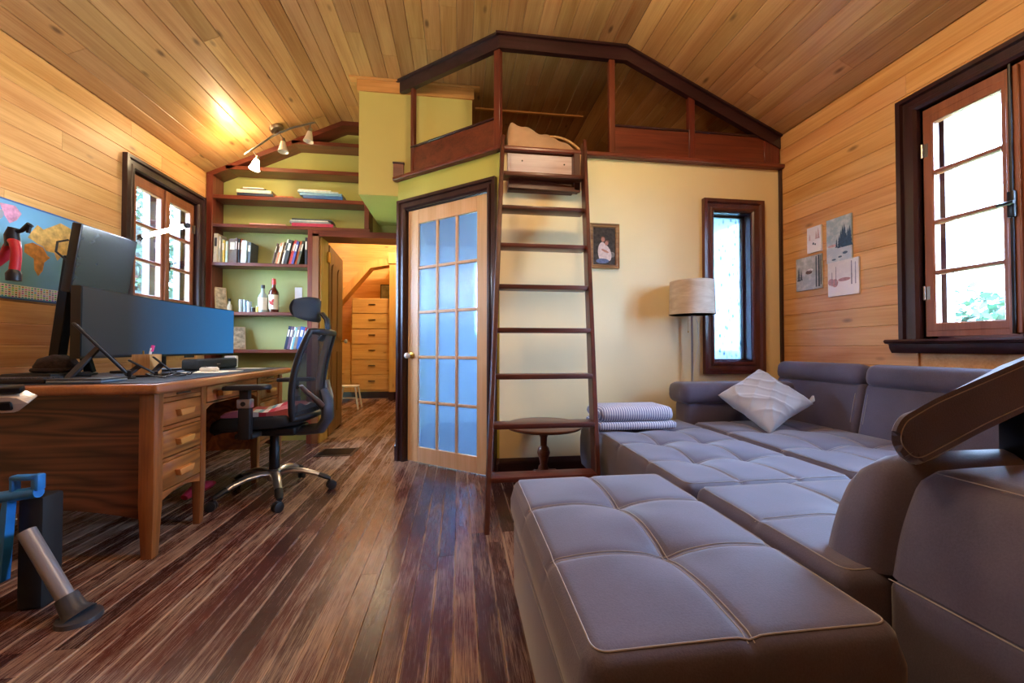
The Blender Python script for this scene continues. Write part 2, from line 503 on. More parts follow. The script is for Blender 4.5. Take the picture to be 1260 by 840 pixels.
# far gable wall over the loft and the loft deck
bm = nb(); prism(bm, [(AL.x, 2.2), (XR + .14, 2.2), (XR + .14, EAVE), (FXR, FLAT + .1), (AL.x, FLAT + .1)], 6.0, 6.14, 'y')
struct('wall_gable', bm, PINEH, 'pine gable wall at the back of the loft')
bm = nb(); prism(bm, [(AR.x, YF + .02), (XR + .1, YF + .02), (XR + .1, 6.1), (AL.x, 6.1), (AL.x, AL.y + .02)], LEDGE - .13, LEDGE, 'z')
struct('floor_loft', bm, MAHX, 'wooden loft deck over the closed room')

# ------------------------------------------------------------------ walls of the closed room under the loft
NW = (1.906, 2.222, .815, 1.955)             # narrow window in the cream wall
bm = nb()
T0 = LEDGE - .005
for a, b, c, d in ((AR.x, NW[0], 0, T0), (NW[1], XR, 0, T0), (NW[0], NW[1], 0, NW[2]), (NW[0], NW[1], NW[3], T0)): box(bm, (a, YF, c), (b, YF + .12, d))
struct('wall_back', bm, YELLOW, 'cream yellow wall under the loft')
WL = (AR - AL).length
bm = nb()
for a, b, c, d in ((-.107, -.012, 0, T0), (.80, .893, 0, T0), (-.012, .80, 2.05, T0)): box(bm, (a, 0, c), (b, .10, d), M=MD)
struct('wall_slanted', bm, GREEN, 'lime green slanted wall round the glazed door')
bm = nb(); box(bm, (AL.x, AL.y, 0), (AL.x + .1, 8.0, T0)); struct('wall_hall_right', bm, SHELFGREEN, 'green wall running back along the hall')
bm = nb()
for a, b, c, d in ((AL.x + .1, .22, 0, T0), (1.02, XR + .02, 0, T0), (.22, 1.02, 0, 1.1), (.22, 1.02, 2.12, T0)): box(bm, (a, 5.0, c), (b, 5.1, d))  # unseen opening added so the sky brightens the glazed door's right panes
struct('wall_bathroom_back', bm, PLASTER, 'pale wall of the closed room')
bm = nb(); box(bm, (XR - .012, YF + .13, 0), (XR + .012, 3.2, T0)); box(bm, (XR - .012, 4.4, 0), (XR + .012, 5.0, T0)); box(bm, (XR - .012, 3.2, 0), (XR + .012, 4.4, .9)); box(bm, (XR - .012, 3.2, 2.1), (XR + .012, 4.4, T0))
struct('wall_bathroom_right', bm, PLASTER, 'pale side wall of the closed room')

# baseboards
bm = nb(); prism(bm, [(YF - .02, 0), (YF, 0), (YF, .15), (YF - .006, .15), (YF - .012, .13), (YF - .02, .115)], AR.x, XR - .002, 'x')
struct('baseboard_back', bm, TRIMX, 'dark baseboard along the cream wall')
bm = nb()
for a, b in ((-.115, -.073), (.865, .90)): prism(bm, [(-.022, 0), (0, 0), (0, .15), (-.006, .15), (-.012, .13), (-.022, .115)], a, b, 'x', M=MD)
struct('baseboard_slanted', bm, TRIMX, 'dark baseboard beside the glazed door')
bm = nb(); box(bm, (XR - .022, YF - .018, 0), (XR - .001, YF - .001, 2.3)); struct('trim_1', bm, TRIM, 'dark corner strip between cream and pine walls')

# ------------------------------------------------------------------ windows
CAS = [(0, -.012), (.012, -.024), (.03, -.024), (.034, -.018), (.062, -.018), (.068, -.034), (.09, -.034), (.09, 0), (0, 0)]
def casement(name, label, Mw, u0, u1, v0, v1, bolt=False):
    """pair of four-pane casements; frame (u along wall, depth outward, v up)"""
    w = thing(name, label, None, Mw @ V((u0 + u1) / 2, 0, v0), kind='structure')
    um = (u0 + u1) / 2
    bm = nb(); rings(bm, u0, u1, v0, v1, CAS, Mw, open_bottom=True); mk('casing', bm, TRIM, w, smooth=30)
    bm = nb(); prism(bm, [(.0, v0), (-.075, v0), (-.085, v0 - .010), (-.075, v0 - .022), (-.05, v0 - .026), (-.045, v0 - .05), (-.03, v0 - .075), (0, v0 - .075)], u0 - .13, u1 + .13, 'x', M=Mw)
    mk('sill', bm, TRIMX, w, smooth=30)
    bm = nb(); rings(bm, u0, u1, v0, v1, [(0, .0), (.0, .15), (.012, .15), (.012, 0)], Mw); mk('jamb', bm, TRIM, w, smooth=0)
    bm = nb(); rings(bm, u0 + .045, u1 - .045, v0 + .045, v1 - .045, [(0, .10), (.045, .10), (.045, .15), (0, .15)], Mw)
    box(bm, (um - .04, .10, v0), (um + .04, .15, v1), M=Mw); mk('storm_frame', bm, TRIM, w, smooth=0)
    for a, b, hs in ((u0 + .012, um - .003, u0), (um + .003, u1 - .012, u1)):
        g0, g1, h0, h1 = a + .046, b - .044, v0 + .085, v1 - .095
        bm = nb()
        rings(bm, g0, g1, h0, h1, [(0, .016), (.006, .01), (.040, .01), (.046, .014), (.046, .05), (0, .05)], Mw)
        box(bm, (a, .012, v0 + .015), (b, .05, v0 + .05), M=Mw); box(bm, (a, .012, v1 - .06), (b, .05, v1 - .012), M=Mw)
        s = mk('sash', bm, SASH, w, smooth=30)
        st = (h1 - h0) / 4
        for k in (1, 2, 3):
            bm = nb(); prism(bm, [(.012, -.006), (.018, -.011), (.048, -.011), (.048, .011), (.018, .011), (.012, .006)], g0, g1, 'x', M=Mw @ Matrix.Translation((0, 0, h0 + st * k)))
            mk('glazing_bar', bm, SASH, s)
        for k in range(4):
            bm = nb(); box(bm, (g0, .030, h0 + st * k), (g1, .033, h0 + st * (k + 1)), M=Mw); mk('pane', bm, GLASS, s, smooth=0)
        for hv in (v0 + .21, v1 - .27):
            q = 1 if hs == u0 else -1
            bm = nb(); tube(bm, [Mw @ V(hs + q * .012, .004, hv), Mw @ V(hs + q * .012, .004, hv + .075)], .006, 8)
            cbox(bm, (hs + q * .026, .010, hv + .037), (.018, .004, .07), M=Mw); mk('hinge', bm, SATIN, s)
    bm = nb(); box(bm, (um - .022, -.006, v0 + .02), (um + .022, .012, v1 - .02), .003, 1, Mw); mk('astragal', bm, SASH, w)
    if bolt:
        bm = nb(); tube(bm, [Mw @ V(um, -.014, v0 + .02), Mw @ V(um, -.014, v1 - .012)], .0065, 8)
        cbox(bm, (um, -.014, v0 + .60), (.026, .022, .12), .006, 2, Mw)
        b = mk('cremone_bolt', bm, BLACKM, w)
        bm = nb(); tube(bm, [Mw @ V(um, -.02, v0 + .60), Mw @ V(um, -.05, v0 + .60)], .007, 8); tube(bm, [Mw @ V(um - .028, -.05, v0 + .60), Mw @ V(um + .028, -.05, v0 + .60)], .008, 8); mk('knob', bm, BLACKM, b)
    else:
        bm = nb(); cbox(bm, (um + .03, .0, v0 + .62), (.012, .012, .07), .003, 1, Mw); tube(bm, [Mw @ V(um + .03, -.01, v0 + .64), Mw @ V(um + .06, -.03, v0 + .66)], .005, 8); mk('latch', bm, BLACKM, w)
    return w
ML = Matrix(((0, -1, 0, XL), (1, 0, 0, 0), (0, 0, 1, 0), (0, 0, 0, 1)))
MRW = Matrix(((0, 1, 0, XR), (1, 0, 0, 0), (0, 0, 1, 0), (0, 0, 0, 1)))
casement('window_1', 'dark-trimmed pair of casement windows over the desk', ML, *LW)
casement('window_2', 'dark-trimmed pair of casement windows with black bolt above the sofa', MRW, *RW, bolt=True)
MB_ = Matrix(((1, 0, 0, 0), (0, 1, 0, YF), (0, 0, 1, 0), (0, 0, 0, 1)))
w = thing('window_3', 'tall narrow window of leaf-patterned privacy glass', None, (2.06, YF, NW[2]), kind='structure')
bm = nb(); rings(bm, NW[0], NW[1], NW[2], NW[3], [(0, -.012), (.010, -.022), (.022, -.022), (.03, -.012), (.055, -.018), (.065, -.034), (.09, -.034), (.09, 0), (0, 0)], MB_); mk('casing', bm, wood('mahogany_casing', '#5a2c26', '#381613', 'z', 1, .3, 3, .1, 0, .05, coat=.3), w, smooth=30)
bm = nb(); rings(bm, NW[0], NW[1], NW[2], NW[3], [(-.006, 0), (-.006, .12), (.006, .12), (.006, 0)], MB_); rings(bm, NW[0] + .02, NW[1] - .02, NW[2] + .02, NW[3] - .02, [(0, .07), (.02, .07), (.02, .11), (0, .11)], MB_); mk('jamb', bm, TRIM, w, smooth=0)
bm = nb(); box(bm, (NW[0] + .01, YF + .088, NW[2] + .01), (NW[1] - .01, YF + .094, NW[3] - .01)); mk('pane', bm, LEAFGLASS, w, smooth=0)

# glazed door in the slanted wall
d = thing('door_1', 'maple fifteen-pane glazed door with frosted glass', None, DL + DD * .39, kind='structure')
bm = nb(); rings(bm, -.010, .796, 0, 2.05, [(0, -.016), (.012, -.028), (.03, -.028), (.034, -.02), (.05, -.022), (.056, -.036), (.078, -.036), (.078, 0), (0, 0)], MD, open_bottom=True); mk('casing', bm, TRIM, d, smooth=30)
bm = nb(); rings(bm, -.0115, .7995, 0, 2.0495, [(-.004, .002), (-.004, .098), (.012, .098), (.012, .002)], MD, open_bottom=True); mk('jamb', bm, TRIM, d, smooth=0)
U0, U1, G0, G1, H0, H1 = 0, .786, .11, .69, .128, 1.925
bm = nb()
for a, b in ((U0, G0), (G1, U1)): box(bm, (a, .012, .008), (b, .047, 2.04), .002, 1, MD)
mk('stile', bm, MAPLE, d)
bm = nb()
for a, b in ((.008, H0), (H1, 2.04)): box(bm, (G0, .0125, a), (G1, .0465, b), .002, 1, MD)
mk('rail', bm, MAPLE, d)
for k in (1, 2):
    u = G0 + (G1 - G0) * k / 3
    bm = nb(); box(bm, (u - .011, .014, H0), (u + .011, .045, H1), .004, 1, MD); mk('glazing_bar', bm, MAPLE, d)
for k in range(1, 5):
    v = H0 + (H1 - H0) * k / 5
    for j in range(3):
        a = G0 + (G1 - G0) * j / 3; b = G0 + (G1 - G0) * (j + 1) / 3
        bm = nb(); box(bm, (a + .011 * (j > 0), .014, v - .011), (b - .011 * (j < 2), .045, v + .011), .004, 1, MD); mk('glazing_bar', bm, MAPLE, d)
for k in range(5):
    for j in range(3):
        a = G0 + (G1 - G0) * j / 3; b = G0 + (G1 - G0) * (j + 1) / 3; c = H0 + (H1 - H0) * k / 5; e = H0 + (H1 - H0) * (k + 1) / 5
        bm = nb(); box(bm, (a + .002, .027, c + .002), (b - .002, .032, e - .002), M=MD); mk('pane', bm, FROST, d, smooth=0)
kn = nb(); MK = MD @ Matrix.Translation((.045, .012, .86)) @ Matrix.Rotation(R(90), 4, 'X')
lathe(kn, [(0, 0), (.026, 0), (.026, .006), (.011, .010), (.010, .035)], 16, M=MK); kb = mk('knob_plate', kn, BRASS, d)
kn = nb(); lathe(kn, [(.008, .033), (.018, .038), (.024, .05), (.022, .064), (.012, .072), (0, .074)], 16, M=MK); mk('knob', kn, WHITEP, kb, label='white porcelain door knob')
# the room behind it
lampb = thing('bathroom_fill_lamp', 'white ceiling light added out of sight in the closed room', 'lamp', (1.5, 4.2, LEDGE - .14))  # unseen lamp added to light the closed room from within
bm = nb(); lathe(bm, [(0, -.08), (.08, -.07), (.13, -.03), (.14, 0), (0, 0)], 20, (1.5, 4.2, LEDGE - .132)); mk('glass_dome', bm, emit('white_dome', (.9, .95, 1, 1), 2.0), lampb)

# ------------------------------------------------------------------ loft edge: nosing, posts, boards, upper beam
def strip(name, pts, prof_w, z0, z1, mat, out=0.0, bev=.008, parent=None):
    pass
bm = nb()
nose = roundpoly([(-.045, LEDGE - .012), (-.045, LEDGE + .022), (.10, LEDGE + .022), (.10, LEDGE - .012)], [.012, .012, 0.001, 0.001], 4)
prism(bm, nose, AR.x - .02, XR - .002, 'x', M=Matrix.Translation((0, YF, 0)))
struct('trim_2', bm, MAHX, 'red-brown nosing along the loft edge over the cream wall', 40)
bm = nb(); prism(bm, nose, -.125, .905, 'x', M=MD)
struct('trim_3', bm, MAHX, 'red-brown nosing along the loft edge over the glazed door', 40)
# valance beam hung under the ceiling along the loft edge
bm = nb()
B0 = .105
def valance(bm, p, q, M, d0=-.01, d1=.03):
    """board under the ceiling line from p to q (u, v)"""
    prism(bm, [(p[0], p[1] - B0), (q[0], q[1] - B0), (q[0], q[1]), (p[0], p[1])], d0, d1, 'y', M=M)
MY = Matrix.Translation((0, YF, 0))
valance(bm, (AR.x - .01, FLAT), (FXR, FLAT), MY); valance(bm, (FXR, FLAT), (XR - .004, EAVE + .005), MY)
prism(bm, [(AR.x - .03, FLAT - .016), (FXR, FLAT - .016), (FXR, FLAT), (AR.x - .03, FLAT)], -.03, -.008, 'y', M=MY)
prism(bm, [(FXR, FLAT - .016), (XR - .004, EAVE - .012), (XR - .004, EAVE + .004), (FXR, FLAT)], -.03, -.008, 'y', M=MY)
struct('trim_4', bm, TRIMX, 'dark beam under the ceiling above the loft edge')
bm = nb(); valance(bm, (-.085, FLAT), (.90, FLAT), MD); prism(bm, [(-.11, FLAT - .016), (.91, FLAT - .016), (.91, FLAT), (-.11, FLAT)], -.03, -.008, 'y', M=MD)
struct('trim_5', bm, TRIMX, 'dark beam under the ceiling above the glazed door')
rail = thing('loft_railing', 'red-brown railing of posts and boards round the loft', 'railing', (1.2, YF + .02, LEDGE + .022), kind=None)
zt = LEDGE + .022
def post(u, v1, M, wd=.045, d0=0.0, d1=.04):
    bm = nb(); box(bm, (u - wd / 2, d0, zt), (u + wd / 2, d1, v1), .003, 1, M); mk('post', bm, MAHZ, rail)
post(.045, FLAT - .095, MD, .03); post(.868, FLAT - .095, MD, .05)
post(1.113, FLAT - .095, MY, .045); 
zs = lambda x: FLAT - (x - FXR) * (FLAT - EAVE) / (XR - FXR)
post(1.743, zs(1.743) - .09, MY, .05); post(2.41, zs(2.45) - .05, MY, .13)
bm = nb(); box(bm, (.06, .006, zt), (.845, .030, zt + .215), .002, 1, MD); bo = mk('board', bm, MAHX, rail)
bm = nb(); box(bm, (.03, -.004, zt + .215), (.845, .038, zt + .232), .004, 1, MD); mk('cap', bm, TRIMX, bo)
for a, b in ((1.1355, 1.718), (1.768, 2.345)):
    bm = nb(); box(bm, (a, YF + .006, zt), (b, YF + .030, zt + .215), .002, 1); bo = mk('board', bm, MAHX, rail)
    bm = nb(); box(bm, (a, YF - .002, zt + .215), (b, YF + .036, zt + .232), .004, 1); mk('cap', bm, TRIMX, bo)
bm = nb(); box(bm, (AL.x + .0, AL.y + .04, zt), (AL.x + .024, 3.396, zt + .11), .002, 1); box(bm, (-.545, 3.372, zt - .02), (-.46, 3.396, zt + .11), .002, 1); mk('board', bm, MAHX, rail)
bm = nb(); box(bm, (-.55, 3.366, zt + .11), (-.455, 3.399, zt + .125), .003, 1); mk('cap', bm, TRIMX, rail)
# chase box hanging beside the loft
bm = nb(); box(bm, (-.825, 3.40, 2.186), (.106, 4.24, FLAT + .01)); chase = struct('wall_chase', bm, plain('yellow_green_paint', '#d0c878', .55, var=.03, scale=3, bump=.12, bscale=120), 'yellow-green boxed-in chase beside the loft')
bm = nb(); box(bm, (-.840, 3.385, FLAT - .105), (.121, 3.42, FLAT - .014)); struct('trim_6', bm, wood('raw_pine_trim', '#e0a866', '#c58a48', 'x', 1, .5, 2, 0, 0, .05), 'raw pine trim board at the top of the chase')
bm = nb(); box(bm, (-.90, 3.365, FLAT - .014), (.17, 3.43, FLAT - .001)); struct('trim_7', bm, bpy.data.materials['raw_pine_trim'], 'raw pine cap strip above the chase trim')
bm = nb(); box(bm, (.145, 3.665, FLAT - .014), (1.175, 3.69, FLAT - .001)); struct('trim_8', bm, bpy.data.materials['raw_pine_trim'], 'thin pale batten across the loft ceiling')

# loft bedding
def drape(bm, x0, x1, y0, y1, z0, fn, nx=28, ny=18):
    g = [[bm.verts.new((x0 + (x1-x0)*i/nx, y0 + (y1-y0)*j/ny, z0 + fn(i/nx, j/ny))) for i in range(nx+1)] for j in range(ny+1)]
    for j in range(ny):
        for i in range(nx): bm.faces.new((g[j][i], g[j][i+1], g[j+1][i+1], g[j+1][i]))
    b = [[bm.verts.new((v.co.x, v.co.y, z0)) for v in row] for row in (g[0], g[-1])]
    for gr, br in ((g[0], b[0]), (g[-1], b[1])):
        for i in range(nx): bm.faces.new((gr[i], gr[i+1], br[i+1], br[i]))
    for k in (0, -1):
        for j in range(ny):
            pass
        c = [row[k] for row in g]
        bm.faces.new([b[0][k]] + c + [b[1][k]])
    bm.faces.new(b[0] + b[1][::-1])
    return bm
bed = thing('loft_bedding', 'rumpled tan blanket over a mattress in the loft above the ladder', 'bedding', (.7, 3.3, LEDGE))
bm = nb()
drape(bm, .345, .875, 2.80, 4.2, LEDGE, lambda u, v: max(.02, (.275 - .10 * u - .10 * u ** 4 + .014 * math.sin(9 * u + 3 * v) * (1 - u) + .010 * math.sin(23 * u + 8 * v)) * (math.sin(min(v * 11 + .02, 1) * PI / 2) ** .5) * (math.sin(min((u + .03) * 9, 1) * PI / 2) ** .5) * (math.sin(min((1.02 - u) * 8, 1) * PI / 2) ** .5)), 36, 40)
mk('blanket', bm, plain('tan_blanket', '#b8987c', .9, var=.12, scale=8, bump=.3, bscale=120, sheen=.2), bed)
bm = nb(); pts = []
for k in range(15):
    u = k / 14; pts.append((.66 + .26 * u, 2.86, LEDGE + .165 - .11 * u ** 2 + .012 * math.sin(u * PI)))
tube(bm, pts, .009, 8); mk('blanket_hem', bm, plain('tan_hem', '#c49c6c', .9), bed)

# ------------------------------------------------------------------ bookcase wall with the doorway
YW = 4.24                                    # painted wall behind the shelves
bm = nb()
for a, b, c, dd in ((XL - .02, -1.411, 0, 2.6), (-1.411, AL.x + .02, 2.03, 2.6)): box(bm, (a, YW, c), (b, YW + .07, dd))
prism(bm, [(XL - .02, 2.6), (AL.x + .02, 2.6), (AL.x + .02, FLAT), (FXL, FLAT), (XL + .05, 2.6)], YW, YW + .07, 'y')
struct('wall_bookcase', bm, SHELFGREEN, 'sage green painted wall behind the built-in shelves')
bk = thing('bookcase', 'built-in mahogany bookcase reaching to the sloping ceiling', 'bookcase', (-1.87, YB + .09, 0))
def bpart(name, lo, hi, mat, parent=bk, bev=.003):
    bm = nb(); box(bm, lo, hi, bev, 1); return mk(name, bm, mat, parent)
bpart('upright', (XL + .003, YB, 0), (XL + .058, YW - .001, EAVE - .02), MAHZ)
bpart('upright', (-1.455, YB, 0), (-1.411, YW - .001, 2.066), MAHZ)
for z in (.40, .905, 1.262, 1.728): bpart('shelf', (XL + .058, YB, z - .032), (-1.455, YW - .001, z), MAHX)
bpart('shelf', (XL + .058, YB, 2.062), (-.875, YW - .001, 2.094), MAHX)
bpart('shelf', (XL + .058, YB, 2.330), (-.93, YW - .001, 2.368), MAHX)
bpart('upright', (-.93, YB, 2.094), (-.885, YW - .001, 2.372), MAHZ)
x2 = FXL - (FLAT - 2.62) / (FLAT - EAVE) * (FXL - XL) + .06
bpart('shelf', (x2, YB, 2.612), (-.83, YW - .001, 2.650), MAHX)
x1 = FXL - (FLAT - 2.90) / (FLAT - EAVE) * (FXL - XL) + .06
bpart('shelf', (x1, YB, 2.893), (-.83, YW - .001, 2.931), MAHX)
bm = nb(); sl = (FLAT - EAVE) / (FXL - XL); 
prism(bm, [(XL + .003, EAVE - .002), (FXL, FLAT - .003), (-.83, FLAT - .003), (-.83, FLAT - .045), (FXL + .01, FLAT - .045), (XL + .058, EAVE - .02), (XL + .003, EAVE - .02)], YB, YW - .001, 'y')
mk('top_board', bm, MAHX, bk)
# outlet plate on the wall behind the shelf
bm = nb(); cbox(bm, (-1.60, YW - .004, 1.47), (.07, .006, .115), .003, 1); pl = mk('outlet_plate', bm, WHITEP); tag(pl, 'white wall plate on the green wall behind the bottle shelf', 'outlet')
# doorway
bm = nb(); box(bm, (-1.411, YB, 0), (-1.352, YW + .07, 2.03)); struct('trim_9', bm, DOORB, 'brown casing beside the bookcase doorway')
bm = nb(); box(bm, (-1.352, YB + .035, 0), (-1.338, YW + .07, 2.02)); struct('trim_10', bm, HALLZ, 'pale yellow hinge jamb of the hall doorway')
bm = nb(); box(bm, (-1.411, YB, 2.005), (AL.x, YW + .07, 2.062)); struct('trim_11', bm, MAHX, 'red-brown header over the hall doorway')
MDoor = Matrix.Translation((-1.33, 4.33, 0)) @ Matrix.Rotation(R(96), 4, 'Z')
d2 = thing('door_2', 'brown panelled wooden door standing open into the hall', None, (-1.33, 4.33, 0), kind='structure')
bm = nb(); box(bm, (0, .004, .012), (.76, .036, 1.99), .002, 1, MDoor); leaf = mk('leaf', bm, DOORB, d2)
def arch(bm, u0, u1, v0, v1, r, dpt):
    pts = [(u0, v0), (u1, v0)] + [((u0 + u1) / 2 + (u1 - u0) / 2 * math.cos(a * PI / 10), v1 - r + r * math.sin(a * PI / 10)) for a in range(11)]
    prism(bm, pts, -.006, .0045, 'y', M=MDoor)
for a, b in ((.10, .35), (.41, .66)):
    bm = nb(); arch(bm, a, b, 1.03, 1.83, .10, .01); mk('panel', bm, DOORB, d2)
    bm = nb(); box(bm, (a, -.006, .22), (b, .0045, .88), .002, 1, MDoor); mk('panel', bm, DOORB, d2)
for z in (.30, 1.10, 1.85):
    bm = nb(); cbox(bm, (-1.330, 4.285, z), (.014, .045, .11), .002, 1); tube(bm, [(-1.326, 4.322, z - .055), (-1.326, 4.322, z + .055)], .007, 8); mk('hinge', bm, BRASS, d2)
bm = nb(); lathe(bm, [(.022, 0), (.022, .005), (.008, .009), (.008, .035)], 14, M=MDoor @ Matrix.Translation((.70, .004, 1.0)) @ Matrix.Rotation(R(90), 4, 'X')); kp = mk('knob_stem', bm, BRASS, d2)
bm = nb(); lathe(bm, [(.008, .03), (.022, .036), (.027, .05), (.02, .064), (0, .07)], 14, M=MDoor @ Matrix.Translation((.70, .004, 1.0)) @ Matrix.Rotation(R(90), 4, 'X')); mk('knob', bm, WHITEP, kp, label='white door knob')

# hall beyond
def hplank(name, holes=None): pass
bm = nb(); box(bm, (-2.6, 7.95, 0), (AL.x + .1, 8.05, 3.5)); struct('wall_hall_back', bm, wood('hall_back_boards', '#dcb06a', '#bd8844', 'x', .8, .5, 0, 0, .7, .1), 'knotty pine wall at the end of the hall')
bm = nb(); box(bm, (-2.6, YW + .07, 0), (-2.5, 8.0, 3.5)); struct('wall_hall_left', bm, wood('hall_side_boards', '#dcb06a', '#bd8844', 'y', .8, .5, 0, 0, .7, .1), 'knotty pine side wall of the hall')
bm = nb(); box(bm, (-2.6, 6.3, 3.4), (AL.x + .1, 8.05, 3.5)); box(bm, (AL.x, 6.14, 2.25), (AL.x + .1, 8.05, 3.5)); box(bm, (-2.6, 6.2, 2.95), (AL.x + .1, 6.3, 3.5)); struct('ceiling_hall', bm, PINEH, 'pine hall ceiling')
hl = thing('hall_lamp', 'frosted ceiling light in the hall', 'lamp', (-1.0, 6.85, 3.4))
bm = nb(); lathe(bm, [(.13, 0), (.13, -.02), (0, -.02)], 20, (-1.0, 6.85, 3.4)); mk('base', bm, SATIN, hl)
bm = nb(); lathe(bm, [(.12, 0), (.11, -.05), (.06, -.085), (0, -.095)], 20, (-1.0, 6.85, 3.38)); mk('dome', bm, emit('warm_dome', (1, .75, .45, 1), 4.0), hl)
lamp('hall_bulb', (-1.0, 6.6, 3.1), 78, (1, .80, .50), .08, hl)
ch = thing('chest_of_drawers', 'tall built-in pine chest of six drawers under the stairs', 'drawers', (-1.58, 7.72, 0))
bm = nb(); box(bm, (-1.95, 7.56, .12), (-1.235, 7.945, 1.83), .004, 1); mk('body', bm, PINEH, ch)
bm = nb(); box(bm, (-1.95, 7.60, 0), (-1.235, 7.945, .12)); mk('plinth', bm, TRIMX, ch)
for k in range(6):
    z = .15 + k * .279
    bm = nb(); box(bm, (-1.93, 7.54, z + .006), (-1.255, 7.562, z + .273), .004, 1); dr = mk('drawer', bm, wood('drawer_pine_%d' % k, '#d8ac66', '#b98440', 'x', .9, .5, 9, .1, .6, .1), ch)
    bm = nb(); box(bm, (-1.64, 7.522, z + .165), (-1.52, 7.54, z + .178), .003, 1); mk('pull', bm, BLACKM, dr)
sh = thing('low_cabinet', 'low pine cupboard beside the tall hall drawers', 'cabinet', (-2.2, 7.75, 0))
bm = nb(); box(bm, (-2.48, 7.58, .12), (-1.955, 7.945, 1.02), .004, 1); mk('body', bm, PINEH, sh)
bm = nb(); box(bm, (-2.48, 7.61, 0), (-1.955, 7.945, .12)); mk('plinth', bm, TRIMX, sh)
st = thing('stair_enclosure', 'boxed-in pine stair slope above the hall drawers', 'staircase', (-1.7, 7.3, 0))
bm = nb(); prism(bm, [(-2.49, 1.20), (-1.56, 2.34), (-1.235, 2.40), (-1.235, 2.52), (-1.60, 2.46), (-2.49, 1.40)], 7.30, 7.56, 'y'); mk('slope_board', bm, HALLZ, st)
bm = nb(); box(bm, (-1.235, 7.30, 0), (-1.12, 7.56, 2.42), .004, 1); mk('pillar', bm, HALLZ, st)
bm = nb(); box(bm, (-1.26, 7.28, 2.42), (-1.09, 7.58, 2.62), .006, 1); mk('capital', bm, HALLZ, st)
bm = nb(); box(bm, (-1.15, 7.285, 0), (-1.10, 7.30, .14)); box(bm, (-1.24, 7.285, 0), (-1.11, 7.30, .14)); mk('plinth', bm, TRIMX, st)
hp = thing('hall_picture', 'small dark framed picture standing on the hall drawers', 'picture', (-1.38, 7.8, 1.83))
bm = nb(); box(bm, (-1.50, 7.88, 1.832), (-1.25, 7.90, 2.14), .003, 1); mk('frame', bm, DARKGREY, hp)
bm = nb(); box(bm, (-1.48, 7.876, 1.855), (-1.27, 7.881, 2.12)); mk('print', bm, plain('grey_print', '#7d8577', .7, var=.4, scale=12), hp)
so = thing('step_stool', 'small white metal step stool behind the hall door', 'stool', (-1.62, 6.3, 0))
bm = nb(); cbox(bm, (-1.66, 6.35, .34), (.26, .22, .02), .005, 1); mk('seat', bm, WHITEP, so)
for dx, dy in ((-.11, -.09), (.11, -.09), (-.11, .09), (.11, .09)):
    bm = nb(); tube(bm, [(-1.66 + dx, 6.35 + dy, .335), (-1.66 + dx * 1.45, 6.35 + dy * 1.3, .0)], .013, 8); mk('leg', bm, WHITEP, so)
bm = nb(); tube(bm, [(-1.66 - .135, 6.25, .17), (-1.66 + .135, 6.25, .17)], .010, 8); mk('step_bar', bm, WHITEP, so)
# floor register
fr = thing('floor_register', 'dark metal floor vent grille near the hall doorway', 'vent', (-1.06, 3.70, 0))
bm = nb(); rings(bm, -1.20, -.93, 3.59, 3.81, [(0, .001), (0, .006), (.022, .004), (.022, .001)], Matrix(((1, 0, 0, 0), (0, 0, 1, 0), (0, 1, 0, 0), (0, 0, 0, 1)))); mk('rim', bm, BLACKM, fr)
for k in range(11):
    bm = nb(); box(bm, (-1.197, 3.597 + k * .02, .001), (-.933, 3.605 + k * .02, .005)); mk('louvre', bm, BLACKM, fr, smooth=0)

# ------------------------------------------------------------------ ladder and pocket in the wall
LA, LB = V(.137, 1.966, 0), V(.298, 2.735, 2.375)
RA, RB = V(.722, 1.980, 0), V(.878, 2.740, 2.385)
lad = thing('ladder', 'dark red-brown wooden ladder leaning up to the loft', 'ladder', (.43, 1.97, 0))
def stick(bm, a, b, wx, dy, bev=.004):
    """rectangular stick from a to b: width along world x, depth square to it"""
    a, b = Vector(a), Vector(b); z = (b - a).normalized(); x = (V(1, 0, 0) - z * z.x).normalized(); y = z.cross(x)
    M = Matrix((x, y, z)).transposed().to_4x4(); M.translation = a
    box(bm, (-wx / 2, -dy / 2, 0), (wx / 2, dy / 2, (b - a).length), bev, 1, M)
    return bm
for a, b in ((LA, LB), (RA, RB)):
    a2 = a + V(0, .045, 0); b2 = b + V(0, .0, 0)
    bm = nb(); stick(bm, a2, b2, .026, .085)
    for v in bm.verts:
        if v.co.z < .02: v.co.z = .001
    mk('stile', bm, LADZ, lad)
for k, z in enumerate((.252, .508, .768, 1.034, 1.302, 1.577, 1.848, 2.108)):
    t = z / 2.375
    l = LA.lerp(LB, t) + V(0, .04, 0); r = RA.lerp(RB, t) + V(0, .04, 0)
    bm = nb(); box(bm, (l.x + .012, l.y - .05, z - .024), (r.x - .012, l.y + .055, z + .004), .005, 2); mk('tread', bm, LADW, lad)
pk = thing('ladder_bracket', 'open wooden pocket box with pale back board behind the ladder top', 'bracket', (.60, YF, 2.0))
PALEW = wood('pale_scuffed_wood', '#ddd2da', '#b3a0a8', 'x', 1, .5, 2, .05, 0, .1)
bm = nb(); box(bm, (.335, YF - .015, 2.03), (.83, YF - .001, 2.295), .002, 1); pb = mk('back_board', bm, PALEW, pk)
for x, z in ((.44, 2.245), (.745, 2.235), (.60, 2.10)):
    bm = nb(); lathe(bm, [(0, 0), (.006, 0), (.006, .003), (0, .003)], 8, M=Matrix.Translation((x, YF - .0145, z)) @ Matrix.Rotation(R(90), 4, 'X')); mk('screw', bm, BLACKM, pb)
bm = nb(); box(bm, (.80, YF - .075, 2.03), (.845, YF - .001, 2.295), .003, 1); mk('side_board', bm, LADZ, pk)
bm = nb(); prism(bm, [(.335, 2.028), (.845, 2.020), (.845, 2.05), (.80, 2.052), (.335, 2.125)], YF - .075, YF - .052, 'y'); mk('front_lip', bm, LADW, pk)
